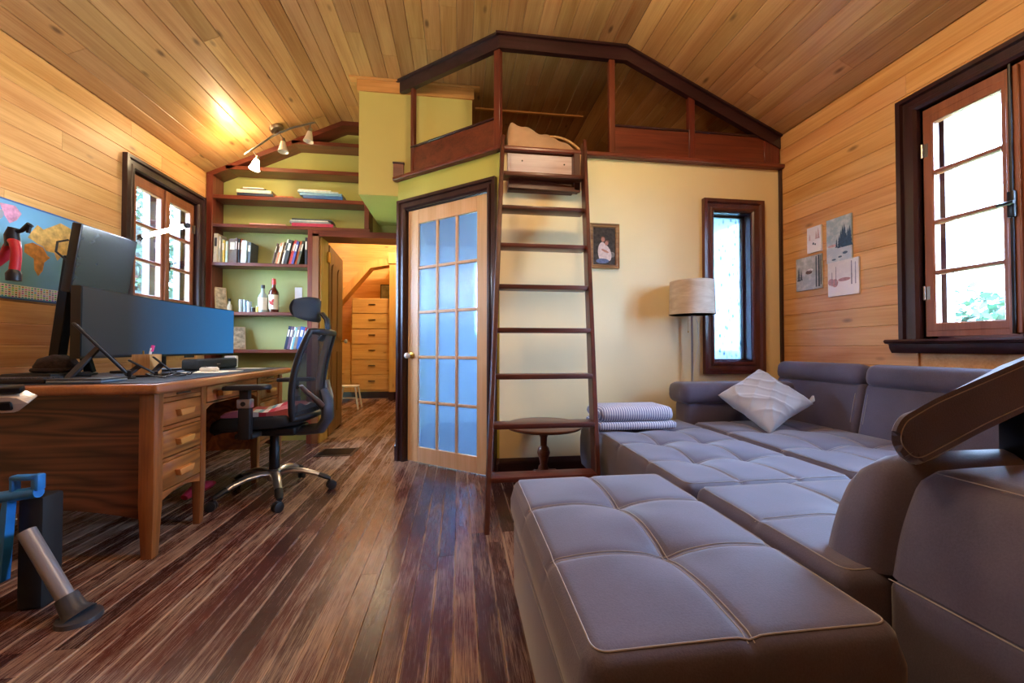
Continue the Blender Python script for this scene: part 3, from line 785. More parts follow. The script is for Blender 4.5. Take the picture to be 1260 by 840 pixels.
bm = nb(); box(bm, (.335, YF - .052, 2.02), (.80, YF - .001, 2.032)); mk('bottom_board', bm, LADW, pk)
bm = nb(); box(bm, (.846, YF - .05, 2.05), (.866, YF - .001, 2.30), .002, 1); mk('batten', bm, MAPLE, pk)

# small pedestal table behind the ladder
tb = thing('pedestal_table', 'small round pedestal table of turned dark wood behind the ladder', 'table', (.535, 2.50, 0))
TBW = wood('table_wood', '#7a4630', '#4a2416', 'x', 1, .3, 2, 0, 0, .06, coat=.3)
bm = nb(); lathe(bm, [(0, .415), (.235, .415), (.245, .422), (.245, .432), (.235, .438), (0, .438)], 36, (.535, 2.50, 0)); mk('table_top', bm, TBW, tb)
bm = nb(); lathe(bm, [(0, .10), (.034, .10), (.036, .15), (.022, .18), (.030, .22), (.041, .255), (.034, .285), (.020, .30), (.022, .35), (.032, .375), (.05, .415), (0, .415)], 20, (.535, 2.50, 0)); mk('pedestal', bm, TBW, tb)
for k in range(3):
    a = R(210 + 120 * k); c, s_ = math.cos(a), math.sin(a)
    bm = nb(); tube(bm, [(.535 + c * r_, 2.50 + s_ * r_, z_) for r_, z_ in ((.02, .13), (.07, .14), (.12, .10), (.16, .045), (.195, .016))], [.022, .022, .018, .015, .016], 10); mk('foot', bm, TBW, tb)

# ------------------------------------------------------------------ sofa
def sofa_material():
    s = NT('sofa_suede')
    v = s.coords()
    a = s.noise(v, 5, 4, .55); b = s.noise(v, 260, 2, .6)
    f = s.math('ADD', s.math('MULTIPLY', a, .6), s.math('MULTIPLY', b, .4))
    s.set(s.p.inputs['Base Color'], s.ramp(f, [(.3, lin('#423e51')), (.7, lin('#5a556c'))]))
    s.p.inputs['Roughness'].default_value = .68
    s.p.inputs['Sheen Weight'].default_value = .4; s.p.inputs['Sheen Roughness'].default_value = .45
    s.bump(s.math('ADD', b, s.math('MULTIPLY', a, .8)), .22, .002)
    return s.m
SOFA = sofa_material()
STITCH = plain('pale_thread', '#9a9595', .7)
def cushion(name, parent, x0, x1, y0, y1, z0, z1, r, xs, ys, A=.006, B=.022, sg=.07, crown=.012, dbl=.006, edge_stitch=True, res=.018, skirt=None):
    """tufted cushion with stitched seams: xs, ys are seam positions"""
    def hgt(x, y):
        ax = max(0, (r - min(x - x0, x1 - x)) / r); ay = max(0, (r - min(y - y0, y1 - y)) / r)
        q = min(1.0, math.hypot(ax, ay))
        z = z1 - r + r * math.sqrt(max(0, 1 - q * q))
        fx = (x - x0) / (x1 - x0); fy = (y - y0) / (y1 - y0)
        z += crown * (1 - (2 * fx - 1) ** 2) * (1 - (2 * fy - 1) ** 2)
        d = 0
        for s_ in xs: d = max(d, A * math.exp(-((x - s_) / .014) ** 2))
        for s_ in ys: d = max(d, A * math.exp(-((y - s_) / .014) ** 2))
        for s_ in xs:
            for t_ in ys: d += B * math.exp(-((x - s_) ** 2 + (y - t_) ** 2) / (sg * sg)) + B * .5 * math.exp(-((x - s_) ** 2 + (y - t_) ** 2) / (sg * .3) ** 2)
        return z - d
    def grid(a, b, seams):
        n = max(6, int((b - a) / res)); g = set(a + (b - a) * i / n for i in range(n + 1))
        for k in range(1, 7): g.add(a + r * (1 - math.cos(k * PI / 14))); g.add(b - r * (1 - math.cos(k * PI / 14)))
        for s_ in seams:
            for e in (-.02, -.01, -.004, 0, .004, .01, .02): g.add(s_ + e)
        g = sorted(g); out = [g[0]]
        for q in g[1:]:
            if q - out[-1] > .0015: out.append(q)
        return out
    gx, gy = grid(x0, x1, xs), grid(y0, y1, ys)
    bm = nb(); V_ = []
    for y in gy:
        row = []
        for x in gx:
            ax = (r - min(x - x0, x1 - x)) / r; ay = (r - min(y - y0, y1 - y)) / r
            px, py = x, y
            if ax > 0 and ay > 0:
                q = math.hypot(ax, ay)
                if q > 1:
                    cx = x0 + r if x < (x0 + x1) / 2 else x1 - r; cy = y0 + r if y < (y0 + y1) / 2 else y1 - r
                    px = cx + (x - cx) / q; py = cy + (y - cy) / q
            row.append(bm.verts.new((px, py, hgt(px, py))))
        V_.append(row)
    for j in range(len(gy) - 1):
        for i in range(len(gx) - 1): bm.faces.new((V_[j][i], V_[j][i+1], V_[j+1][i+1], V_[j+1][i]))
    loop = V_[0] + [row[-1] for row in V_[1:]] + V_[-1][-2::-1] + [row[0] for row in V_[-2:0:-1]]
    prev = loop
    zt_ = z1 - r
    for f_, bulge in ((.3, .008), (.7, .008), (1.0, 0)):
        ring = []
        cx, cy = (x0 + x1) / 2, (y0 + y1) / 2
        for v in loop:
            ox = bulge * (1 if v.co.x > cx else -1) * (abs(v.co.x - cx) / ((x1 - x0) / 2)) ** 6
            oy = bulge * (1 if v.co.y > cy else -1) * (abs(v.co.y - cy) / ((y1 - y0) / 2)) ** 6
            ring.append(bm.verts.new((v.co.x + ox, v.co.y + oy, zt_ + (z0 - zt_) * f_)))
        for k in range(len(loop)): bm.faces.new((prev[k], prev[(k+1) % len(loop)], ring[(k+1) % len(loop)], ring[k]))
        prev = ring
    bm.faces.new(prev)
    o = mk(name, bm, SOFA, parent, smooth=60)
    bs = nb(); n = 48
    for s_ in xs:
        for e in (-dbl, dbl):
            pts = [(s_ + e, y0 + r * .4 + (y1 - y0 - r * .8) * k / n, 0) for k in range(n + 1)]
            tube(bs, [(p[0], p[1], hgt(p[0], p[1]) + .0006) for p in pts], .0014, 5, False)
    for s_ in ys:
        for e in (-dbl, dbl):
            pts = [(x0 + r * .4 + (x1 - x0 - r * .8) * k / n, s_ + e, 0) for k in range(n + 1)]
            tube(bs, [(p[0], p[1], hgt(p[0], p[1]) + .0006) for p in pts], .0014, 5, False)
    if edge_stitch:
        e = r * .55; pts = []
        cs = roundpoly([(x0 + e, y0 + e), (x1 - e, y0 + e), (x1 - e, y1 - e), (x0 + e, y1 - e)], r * .7, 5)
        dense = []
        for i in range(len(cs)):
            a, b = Vector(cs[i]), Vector(cs[(i+1) % len(cs)]); m = max(1, int((b - a).length / .02))
            for k in range(m): dense.append(a.lerp(b, k / m))
        tube(bs, [(p.x, p.y, hgt(p.x, p.y) + .0008) for p in dense], .0016, 5, closed=True)
    mk('stitching', bs, STITCH, o, label='pale double stitching')
    return o
def rbox3(bm, lo, hi, r, M=None, seg=5): return box(bm, lo, hi, r, seg, M)

ott = thing('ottoman', 'dark grey-brown suede ottoman with tufted top and pale stitching', 'ottoman', (.51, 1.03, 0))
cushion('cushion', ott, .195, .775, .60, 1.475, .30, .437, .035, [.485], [.895, 1.185], B=.022, sg=.105, crown=.024)
bm = nb(); box(bm, (.20, .605, .03), (.77, 1.47, .305), .018, 3)
ob = mk('base', bm, SOFA, ott)
bm = nb(); e = .0015; tube(bm, [(.198, .63, .29), (.198, 1.44, .25)], .0014, 5); tube(bm, [(.198, 1.44, .41), (.198, .64, .41)], .0014, 5); mk('stitching', bm, STITCH, ob)
for x, y in ((.26, .67), (.73, .67), (.26, 1.40), (.73, 1.40)):
    bm = nb(); lathe(bm, [(0, 0), (.022, 0), (.025, .032), (0, .032)], 12, (x, y, 0)); mk('foot', bm, BLACKP, ott)

sf = thing('sectional_sofa', 'large dark grey-brown suede sectional sofa opened out as a bed', 'sofa', (1.6, 1.6, 0))
# pulled-out bed front and seats behind it
cushion('bed_cushion', sf, .80, 1.50, 1.335, 2.58, .16, .432, .035, [1.03, 1.265], [1.64, 1.95, 2.265], B=.020, sg=.09, crown=.014)
cushion('seat_cushion', sf, 1.505, 2.26, 1.335, 2.455, .16, .438, .05, [1.76, 2.01], [1.72, 2.11], B=.020, sg=.09, crown=.016)
cushion('seat_cushion', sf, .825, 2.26, .76, 1.325, .16, .434, .035, [1.19, 1.55, 1.90], [1.04], B=.020, sg=.09, crown=.014)
bm = nb(); box(bm, (.86, .80, .04), (2.28, 2.60, .17)); mk('base', bm, SOFA, sf)
# back along the pine wall: two leaning cushions with head rests
def lean(name, y0, y1, xb, zb, xt, zt_, th, rr, parent, bm=None):
    d = V(xt - xb, 0, zt_ - zb); L = d.length; u = d.normalized()
    M = Matrix(((u.z, 0, u.x, xb), (0, 1, 0, 0), (-u.x, 0, u.z, zb), (0, 0, 0, 1)))
    b = nb(); box(b, (0, y0, 0), (th, y1, L), rr, 5, M)
    return mk(name, b, SOFA, parent), M, L
for y0, y1 in ((1.992, 2.62), (1.365, 1.988)):
    o, M, L = lean('backrest', y0, y1, 2.215, .405, 2.285, .725, .15, .034, sf)
    bs = nb()
    for e in (.0, ):
        pts = [M @ V(-.0006 if .06 < k / 12 * L < L - .05 else .004, y0 + .034 if y0 > 1.9 else y1 - .034, .03 + (L - .06) * k / 12) for k in range(13)]
        tube(bs, pts, .0014, 5)
    mk('stitching', bs, STITCH, o)
    o, M, L = lean('headrest', y0 + .004, y1 - .004, 2.255, .705, 2.275, .835, .13, .05, sf)
    bs = nb(); tube(bs, [M @ V(.012, y0 + .03, .08), M @ V(.012, y1 - .03, .08)], .0014, 5); mk('stitching', bs, STITCH, o)
bm = nb(); box(bm, (2.33, 1.33, .05), (2.455, 2.62, .74), .03, 4); mk('back_frame', bm, SOFA, sf)
# far arm with a padded roll
bm = nb(); box(bm, (1.50, 2.47, .05), (2.40, 2.64, .57), .04, 4); ar = mk('armrest', bm, SOFA, sf)
bm = nb(); box(bm, (1.462, 2.445, .545), (2.38, 2.67, .685), .05, 5); ap = mk('arm_pad', bm, SOFA, ar)
bm = nb(); tube(bm, [(1.50, 2.452, .585), (2.2, 2.452, .585)], .0015, 5); tube(bm, [(1.463, 2.50, .60), (1.463, 2.50, .63), (1.478, 2.50, .668), (1.512, 2.50, .6855)], .0015, 5); mk('stitching', bm, STITCH, ar)
# section beside the ottoman: base, back cushion with round end, tipped-up head rest
bm = nb(); box(bm, (.915, -.30, .05), (1.80, .755, .425), .02, 3); mk('base', bm, SOFA, sf)
def end_unit(bm):
    ys = [-.30, -.28, -.1, .2, .45, .62, .70, .735, .748, .757, .766, .78, .80, .825, .85, .872, .89, .903, .911, .915]
    ns = 26; R_ = []
    for y in ys:
        top = .655; f_ = 0.0
        if y > .78: f_ = (y - .78) / .135; top = .455 + .21 * math.sqrt(max(0, 1 - f_ ** 2.2))
        gr = math.exp(-((y - .757) / .010) ** 2) * .010
        off = (0 if y < .757 else -.035 * math.sin(min(1, (y - .757) / .05) * PI / 2) + .11 * max(0, (y - .86) / .055) ** 2.2) + gr
        if y > .757: top += .012 * math.sin(min(1, (y - .757) / .03) * PI / 2) * (1 - f_)
        top -= gr
        row = []
        for k in range(ns + 1):
            t = k / ns
            if t < .5:                       # up the leaning front
                q = t / .5; z = .425 + (top - .425) * q; rr_ = .035
                x = .925 + .080 * q + off - .012 * math.sin(PI * q)
                e = max(0, (z - (top - rr_)) / rr_); x += rr_ * (1 - math.sqrt(max(0, 1 - e * e)))
                row.append((x, y, z))
            else:
                q = (t - .5) / .5; row.append((.925 + .080 + off + .035 + (1.42 - 1.04 - off) * q, y, top + .004 * math.sin(PI * q)))
        R_.append([bm.verts.new(p) for p in row] + [bm.verts.new((1.42, y, .425))])
    n = len(R_[0])
    for a, b in zip(R_, R_[1:]):
        for k in range(n): bm.faces.new((a[k], a[(k+1) % n], b[(k+1) % n], b[k]))
    bm.faces.new(R_[0]); bm.faces.new(R_[-1][::-1])
    return bm
mk('backrest', end_unit(nb()), SOFA, sf, smooth=50)
bm = nb(); tube(bm, [(1.016, .735, .651), (1.018, .3, .653), (1.018, -.28, .653)], .0013, 5); tube(bm, [(.917, .75, .424), (.917, -.28, .424)], .0016, 5); mk('stitching', bm, STITCH, sf)
hp_ = [(.915, .676), (.870, .728), (.885, .775), (.97, .816), (1.30, .931), (1.50, .955), (1.51, .86), (1.30, .822), (1.10, .750)]
bm = nb(); prism(bm, roundpoly(hp_, [.03, .03, .03, .05, .05, .04, .04, .05, .05], 5), .70, .84, 'y', bev=.022)
for v in bm.verts:
    f_ = max(0, (v.co.y - .71) / .13); v.co.x += .19 * f_ * max(0, (1.45 - v.co.x) / .5); v.co.z -= .055 * f_
hr = mk('headrest', bm, SOFA, sf)
hp2 = [(.922, .690), (.884, .730), (.896, .768), (.972, .805), (1.30, .918), (1.48, .94), (1.49, .87), (1.30, .834), (1.10, .764)]
bm = nb(); tube(bm, [(u, .6995, v) for u, v in roundpoly(hp2, .03, 5)], .0011, 5, closed=True); mk('stitching', bm, STITCH, hr)
bm = nb(); box(bm, (1.30, .76, .645), (1.35, .81, .84), .006, 2); mk('headrest_bracket', bm, BLACKM, sf)
for x, y in ((.95, 2.5), (1.0, 1.45), (2.2, 2.55), (2.2, .9), (1.0, -.2), (1.7, -.2)):
    bm = nb(); lathe(bm, [(0, 0), (.022, 0), (.025, .055), (0, .055)], 12, (x, y, 0)); mk('foot', bm, BLACKP, sf)

# scatter cushion
pw = thing('throw_pillow', 'pale silver-grey crinkled scatter cushion standing on its corner on the sofa', 'pillow', (1.93, 2.30, .44))
def pillow(w, h, th, nx=84):
    bm = nb(); rr = random.Random(4)
    ph = [rr.uniform(0, 6) for _ in range(8)]
    sides = []
    for sgn in (1, -1):
        g = []
        for j in range(nx + 1):
            row = []
            for i in range(nx + 1):
                u = 2 * i / nx - 1; v = 2 * j / nx - 1
                pin = 1 - .07 * (1 - u * u) * 0 
                ex = 1 - .085 * (1 - v * v); ey = 1 - .085 * (1 - u * u)
                pu = u * (1 - .09 * (1 - abs(v)) * abs(u) ** 3); pv = v * (1 - .09 * (1 - abs(u)) * abs(v) ** 3)
                t_ = ((1 - u * u) * (1 - v * v)) ** .42
                rg = lambda a: (1 - abs(math.sin(a))) ** 2.5
                wr_ = .013 * rg(3.1 * u + 1.3 * v + .5 * math.sin(3 * v) + ph[0]) + .011 * rg(2.2 * v - 2.6 * u + .6 * math.sin(2.5 * u) + ph[1]) + .008 * rg(5.5 * u + 4.1 * v + ph[2] + .7 * math.sin(4 * u)) + .006 * rg(6.5 * v - 3.0 * u + ph[3])
                z = sgn * (th / 2 * t_ + wr_ * min(1, t_ * 1.6) * .8)
                row.append(bm.verts.new((pu * w / 2, pv * h / 2, z)))
            g.append(row)
        for j in range(nx):
            for i in range(nx): bm.faces.new((g[j][i], g[j][i+1], g[j+1][i+1], g[j+1][i]))
    bmesh.ops.remove_doubles(bm, verts=bm.verts, dist=.0008)
    return bm
Mp = Matrix.Translation((1.885, 2.26, .60)) @ Matrix.Rotation(R(-24), 4, 'Z') @ Matrix.Rotation(R(44), 4, 'X') @ Matrix.Rotation(R(40), 4, 'Z')
bm = pillow(.365, .365, .15); bm.transform(Mp); pc = mk('cover', bm, plain('silver_velvet', '#a9abb2', .55, var=.08, scale=6, bump=.15, bscale=180, sheen=.5), pw, smooth=70)
bm = nb(); bm2 = []
for u, v in ((1, 1),):
    p = Mp @ V(.165, -.165, 0); tube(bm, [p, p + V(.02, -.005, .02), p + V(.03, 0, .045)], [.012, .015, .006], 8)
mk('corner_knot', bm, bpy.data.materials['silver_velvet'], pc)

# folded striped towels
def towel_material():
    s = NT('striped_towel')
    tc = s.coords()
    w = s.n('TexWave', {'Vector': tc, 'Scale': 22.0, 'Distortion': .25, 'Detail': 1.0}, wave_type='BANDS', bands_direction='X').outputs['Fac']
    m = s.ramp(w, [(.80, (0, 0, 0)), (.90, (1, 1, 1))])
    s.set(s.p.inputs['Base Color'], s.mix(m, lin('#8a8ba3'), lin('#e6e6ea')))
    s.p.inputs['Roughness'].default_value = .95
    s.bump(s.noise(tc, 300, 2), .5, .003); return s.m
TOWEL = towel_material()
def folded(x0, x1, y0, y1, z0, z1, n):
    bm = nb(); hh = (z1 - z0) / n
    for k in range(n):
        box(bm, (x0 + .006 * (k % 2), y0 + .004 * (k % 2), z0 + k * hh), (x1 - .008 * (k % 2), y1, z0 + (k + 1) * hh + .0005), hh * .48, 4)
    for v in bm.verts:
        v.co.z += .006 * math.sin(v.co.x * 17) * (v.co.z - z0) / (z1 - z0); v.co.x += .004 * math.sin(v.co.y * 30 + v.co.z * 60)
    return bm
t1 = thing('folded_towel', 'flat folded blue-grey striped towel, lower of two beside the ladder', 'towel', (1.03, 2.33, .44), group='towels on the sofa bed')
mk('folds', folded(.795, 1.275, 2.20, 2.47, .443, .484, 1), TOWEL, t1)
t2 = thing('folded_towel', 'thickly folded blue-grey striped towel on top of the other towel', 'towel', (1.02, 2.33, .487), group='towels on the sofa bed')
mk('folds', folded(.80, 1.265, 2.205, 2.46, .490, .568, 1), TOWEL, t2)

# floor lamp behind the arm
lp = thing('floor_lamp', 'slim floor lamp with crinkled off-white drum shade beside the narrow window', 'lamp', (1.6875, 2.712, 0))
LX, LY = 1.631, 2.62
PX, PY = 1.6875, 2.712
bm = nb(); lathe(bm, [(0, 0), (.045, 0), (.045, .008), (.02, .016), (0, .016)], 24, (PX, PY, 0)); mk('base', bm, GREYM, lp)
bm = nb(); tube(bm, [(PX, PY, .012), (PX, PY, 1.13), (PX - .008, PY - .015, 1.165), (LX + .01, LY + .01, 1.19), (LX, LY, 1.22), (LX, LY, 1.30)], .008, 10); mk('pole', bm, GREYM, lp)
def shade_material():
    s = NT('crinkled_shade'); v = s.coords()
    w = s.noise(s.n('Mapping', {'Vector': v, 'Rotation': (0, .5, .3), 'Scale': (4, 4, 14)}).outputs[0], 2.0, 3, .5, 1.0)
    tl = s.n('BsdfTranslucent', {'Color': lin('#e6d6bc')})
    s.set(s.p.inputs['Base Color'], s.ramp(w, [(.3, lin('#cdbfae')), (.7, lin('#e8dfd2'))])); s.p.inputs['Roughness'].default_value = .8
    s.bump(w, .6, .006)
    m = s.n('MixShader', {0: .25, 1: s.p.outputs[0], 2: tl.outputs[0]}); s.t.links.new(m.outputs[0], s.out.inputs[0]); return s.m
bm = nb(); n = 40
for r0, r1 in ((.150, .142),):
    lathe(bm, [(.153, 0), (.146, .235), (.144, .235), (.151, 0)], n, (LX, LY, 1.155))
mk('shade', bm, shade_material(), lp, smooth=50)
bm = nb(); tube(bm, [(LX - .14, LY, 1.36), (LX + .14, LY, 1.36)], .003, 6); tube(bm, [(LX, LY, 1.30), (LX, LY, 1.36)], .004, 6); mk('shade_spider', bm, GREYM, lp)
bm = nb(); lathe(bm, [(0, 0), (.012, 0), (.016, .02), (.028, .06), (.022, .085), (0, .095)], 14, (LX, LY, 1.235)); mk('bulb', bm, WHITEP, lp)
bm = nb(); tube(bm, [(LX + .015, LY, 1.17), (LX + .06, LY + .03, 1.10), (LX + .085, LY + .05, .95), (LX + .06, 2.70, .78), (LX + .03, 2.71, .3), (LX + .03, 2.71, .015)], .0022, 6); mk('cord', bm, WHITEP, lp)
bm = nb(); tube(bm, [(LX - .04, LY - .02, 1.17), (LX - .042, LY - .02, 1.04)], .0012, 5); lathe(bm, [(0, 0), (.004, .002), (.003, .015), (0, .016)], 8, (LX - .042, LY - .02, 1.026)); mk('pull_chain', bm, BRASS, lp)

# ------------------------------------------------------------------ pictures
def picframe(name, label, cat, y=None):
    pass
pf = thing('framed_photo', 'gold-brown framed photo of two people in white behind the ladder', 'picture', (1.045, YF, 1.50))
GOLDW = wood('gilded_frame', '#a8845a', '#6d4a28', 'x', 2, .4, 2, 0, 0, .1)
MPF = Matrix.Translation((0, YF, 0))
bm = nb(); rings(bm, .962, 1.128, 1.525, 1.795, [(0, -.010), (.006, -.018), (.014, -.014), (.027, -.022), (.027, 0), (0, 0)], MPF); mk('frame', bm, GOLDW, pf, smooth=30)
bm = nb(); box(bm, (.962, YF - .009, 1.525), (1.128, YF - .006, 1.795)); ph = mk('print', bm, plain('dark_garden_print', '#3b352e', .35, var=.6, scale=40), pf, smooth=0)
def blob(bm, cx, cz, rx, rz, y, n=18, M=None, rot=0):
    vs = []
    for k in range(n):
        a = 2 * PI * k / n; u, v = rx * math.cos(a), rz * math.sin(a)
        p = V(cx + u * math.cos(rot) - v * math.sin(rot), y, cz + u * math.sin(rot) + v * math.cos(rot))
        vs.append(bm.verts.new(M @ p if M is not None else p))
    bm.faces.new(vs)
CLOTHW = plain('printed_white', '#d9c3bd', .4, var=.15, scale=60); SKINP = plain('printed_skin', '#b9806a', .4); HAIRP = plain('printed_hair', '#6e4a33', .4); JEANP = plain('printed_blue', '#5d6c8f', .4, var=.3, scale=60); STONEP = plain('printed_stone', '#77736e', .4, var=.3, scale=50)
y_ = YF - .0093
bm = nb(); blob(bm, 1.03, 1.62, .034, .07, y_); blob(bm, 1.065, 1.61, .03, .06, y_ - .0002, rot=.3); mk('printed_clothes', bm, CLOTHW, ph, smooth=0)
bm = nb(); blob(bm, 1.035, 1.708, .014, .017, y_ - .0004); blob(bm, 1.062, 1.682, .013, .016, y_ - .0004); blob(bm, 1.05, 1.625, .03, .008, y_ - .0004, rot=-.4); mk('printed_faces', bm, SKINP, ph, smooth=0)
bm = nb(); blob(bm, 1.035, 1.718, .016, .014, y_ - .0003); blob(bm, 1.066, 1.694, .015, .013, y_ - .0003); mk('printed_hair', bm, HAIRP, ph, smooth=0)
bm = nb(); blob(bm, 1.03, 1.552, .05, .018, y_ - .0003); mk('printed_jeans', bm, JEANP, ph, smooth=0)
bm = nb(); blob(bm, 1.105, 1.60, .018, .02, y_); mk('printed_bench', bm, STONEP, ph, smooth=0)

def art(label, y0, y1, z0, z1, sky, ground, trees, extra=None):
    """small unframed watercolour on the pine wall; y1 is the end nearer the cream wall"""
    a = thing('watercolour_painting', label, 'painting', (XR, (y0 + y1) / 2, z0), group='watercolours on the pine wall')
    s = NT('paint_' + sky.strip('#') + ground.strip('#')); v = s.coords(); sp = s.n('SeparateXYZ', {0: v}).outputs[2]
    f = s.math('DIVIDE', s.math('SUBTRACT', sp, z0), z1 - z0)
    n1 = s.noise(s.n('Mapping', {'Vector': v, 'Scale': (8, 8, 16)}).outputs[0], 2, 4, .6, 1)
    c = s.mix(s.ramp(s.math('ADD', f, s.math('MULTIPLY', s.math('SUBTRACT', n1, .5), .5)), [(.35, (0, 0, 0)), (.55, (1, 1, 1))]), lin(ground), lin(sky))
    c = s.mix(s.math('MULTIPLY', s.ramp(s.noise(v, 26, 4, .6), [(.45, (0, 0, 0)), (.7, (1, 1, 1))]), .5), c, lin('#f1efee'))
    s.set(s.p.inputs['Base Color'], c); s.p.inputs['Roughness'].default_value = .7
    bm = nb(); box(bm, (XR - .012, y0, z0), (XR - .001, y1, z1), .001, 1); p = mk('panel', bm, s.m, a)
    Ma = Matrix(((0, 0, 0, XR - .0125), (1, 0, 0, 0), (0, 0, 1, 0), (0, 0, 0, 1)))
    W, Hh = y1 - y0, z1 - z0
    for name, colr, shapes in trees:
        ink = plain('ink_' + colr.strip('#'), colr, .7, var=.25, scale=60)
        for i, sh_ in enumerate(shapes):
            bm = nb()
            if sh_[0] == 'fir':
                _, u, v, h = sh_; u = y1 - u * W; v = z0 + v * Hh; h *= Hh; w_ = h * .16
                for k in range(4):
                    zz = v + h * k * .22; ww = w_ * (1 - k * .2)
                    bm.faces.new([bm.verts.new((XR - .0123 - .0001 * k - .00002 * i, u + q, z)) for q, z in ((-ww, zz), (ww, zz), (0, zz + h * .42))])
            elif sh_[0] == 'trunk':
                _, u, v, h, ww = sh_; u = y1 - u * W; v = z0 + v * Hh
                bm.faces.new([bm.verts.new((XR - .0124 - .00002 * i, u + q, z)) for q, z in ((-ww, v), (ww, v), (ww * .7, v + h * Hh), (-ww * .7, v + h * Hh))])
            else:
                _, u, v, ru, rv = sh_
                vs = [bm.verts.new((XR - .0122 - .00002 * i, y1 - u * W + ru * W * math.cos(2 * PI * k / 14), z0 + v * Hh + rv * Hh * math.sin(2 * PI * k / 14))) for k in range(14)]
                bm.faces.new(vs)
            mk(name, bm, ink, p, smooth=0)
    return a
art('tiny pale snow painting with faint pink trees above the cabin one', 2.424, 2.538, 1.592, 1.772, '#e6e3e6', '#f0eef2', [('painted_figure', '#4a5a70', [('blob', .45, .34, .06, .05), ('blob', .58, .30, .05, .04)]), ('painted_tree', '#c9a9ac', [('fir', .8, .5, .4), ('fir', .2, .5, .25), ('fir', .65, .5, .3)])])
art('tall blue winter painting of a dark fir forest', 2.212, 2.386, 1.488, 1.780, '#9db4c2', '#b8c9d8', [('painted_tree', '#2f4a66', [('fir', .52 + .07 * k, .30 + .02 * (k % 3), .28 + .07 * (k % 4)) for k in range(7)] + [('fir', .42, .32, .2)]), ('painted_rock', '#4a6480', [('blob', .3, .06, .09, .02), ('blob', .55, .1, .08, .02), ('blob', .75, .17, .1, .03)]), ('painted_haze', '#c8a9b0', [('blob', .25, .38, .2, .03)])])
art('grey winter painting of a small cabin beside birch trunks', 2.424, 2.634, 1.335, 1.572, '#a9b2b0', '#aab4bd', [('painted_cabin', '#6d5a55', [('blob', .52, .52, .13, .06)]), ('painted_snow_roof', '#eceef2', [('blob', .57, .58, .11, .04)]), ('painted_tree', '#46525e', [('trunk', .80, .05, .9, .006), ('trunk', .90, .05, .92, .008), ('trunk', .97, .1, .85, .004), ('fir', .12, .3, .4), ('fir', .22, .32, .3)])])
art('pale lilac winter painting of a clearing with red-tinged bushes', 2.168, 2.380, 1.262, 1.492, '#dcd9e0', '#eceaf2', [('painted_bush', '#b98f9d', [('blob', .12, .42, .11, .1), ('blob', .55, .45, .2, .05), ('blob', .25, .38, .1, .12)]), ('painted_tree', '#8b8b9d', [('trunk', .28, .3, .55, .003), ('trunk', .78, .28, .65, .005), ('trunk', .90, .28, .6, .003), ('trunk', .15, .3, .4, .003)])])

# world map on the pine wall
mp = thing('world_map', 'blue wall map of the world with a strip of flags along its foot', 'map', (XL, 2.45, 1.18))
MAPB = plain('map_sea', '#6fa9cf', .3, var=.12, scale=4, coat=.3)
y0, y1, z0, z1 = 2.02, 2.84, 1.180, 1.703
bm = nb(); box(bm, (XL + .001, y0, z0), (XL + .006, y1, z1)); mb = mk('sheet', bm, MAPB, mp, smooth=0)
bm = nb(); rings(bm, y0 + .008, y1 - .008, z0 + .008, z1 - .008, [(0, -.0066), (.008, -.0066), (.008, -.0050), (0, -.0050)], ML); mk('border', bm, plain('map_border', '#33599c', .4), mb, smooth=0)
def flags():
    s = NT('printed_flags'); v = s.coords()
    sc = s.n('Mapping', {'Vector': v, 'Scale': (0, 62, 90)}).outputs[0]
    cell = s.n('VectorMath', {0: sc}, operation='FLOOR').outputs[0]; fr_ = s.n('VectorMath', {0: sc}, operation='FRACTION').outputs[0]
    wn = s.n('TexWhiteNoise', {'Vector': cell}, noise_dimensions='3D').outputs['Color']
    sp = s.n('SeparateXYZ', {0: fr_}); 
    inn = s.math('MULTIPLY', s.math('LESS_THAN', s.math('ABSOLUTE', s.math('SUBTRACT', sp.outputs[1], .5)), .34), s.math('LESS_THAN', s.math('ABSOLUTE', s.math('SUBTRACT', sp.outputs[2], .5)), .28))
    cc = s.n('HueSaturation', {'Saturation': 1.6, 'Value': .6, 'Color': wn}).outputs[0]
    s.set(s.p.inputs['Base Color'], s.mix(inn, lin('#e3e3e3'), cc)); s.p.inputs['Roughness'].default_value = .4; return s.m
bm = nb(); box(bm, (XL + .006, y0 + .01, z0 + .012), (XL + .0066, y1 - .01, z0 + .078)); mk('flag_strip', bm, flags(), mb, smooth=0)
def land(name, hexc, polys):
    bm = nb()
    for pts in polys:
        bm.faces.new([bm.verts.new((XL + .0068, y0 + u * (y1 - y0), z0 + .085 + v * (z1 - z0 - .1))) for u, v in pts])
    bmesh.ops.triangulate(bm, faces=bm.faces)
    mk(name, bm, plain('map_' + name, hexc, .4, var=.35, scale=35), mb, smooth=0)
land('north_america', '#c9b36a', [[(.06, .86), (.16, .92), (.30, .92), (.38, .80), (.36, .72), (.42, .66), (.33, .60), (.28, .50), (.24, .52), (.20, .45), (.24, .38), (.18, .42), (.13, .56), (.10, .72)]])
land('greenland', '#cf8fae', [[(.43, .96), (.52, .98), (.56, .90), (.53, .80), (.49, .74), (.46, .82)]])
land('south_america', '#b9a05a', [[(.24, .38), (.31, .40), (.38, .30), (.35, .18), (.31, .06), (.28, .04), (.27, .18), (.23, .28)]])
land('europe_and_asia', '#c9a25c', [[(.60, .62), (.62, .70), (.66, .82), (.70, .78), (.76, .86), (.82, .94), (.90, .90), (.97, .86), (.985, .78), (.95, .70), (.93, .58), (.89, .52), (.87, .42), (.84, .50), (.80, .40), (.775, .50), (.72, .50), (.70, .55), (.66, .57), (.63, .60)]])
land('africa', '#c8873c', [[(.58, .52), (.63, .57), (.70, .54), (.73, .44), (.75, .42), (.71, .34), (.70, .22), (.67, .14), (.645, .22), (.64, .36), (.58, .42)]])
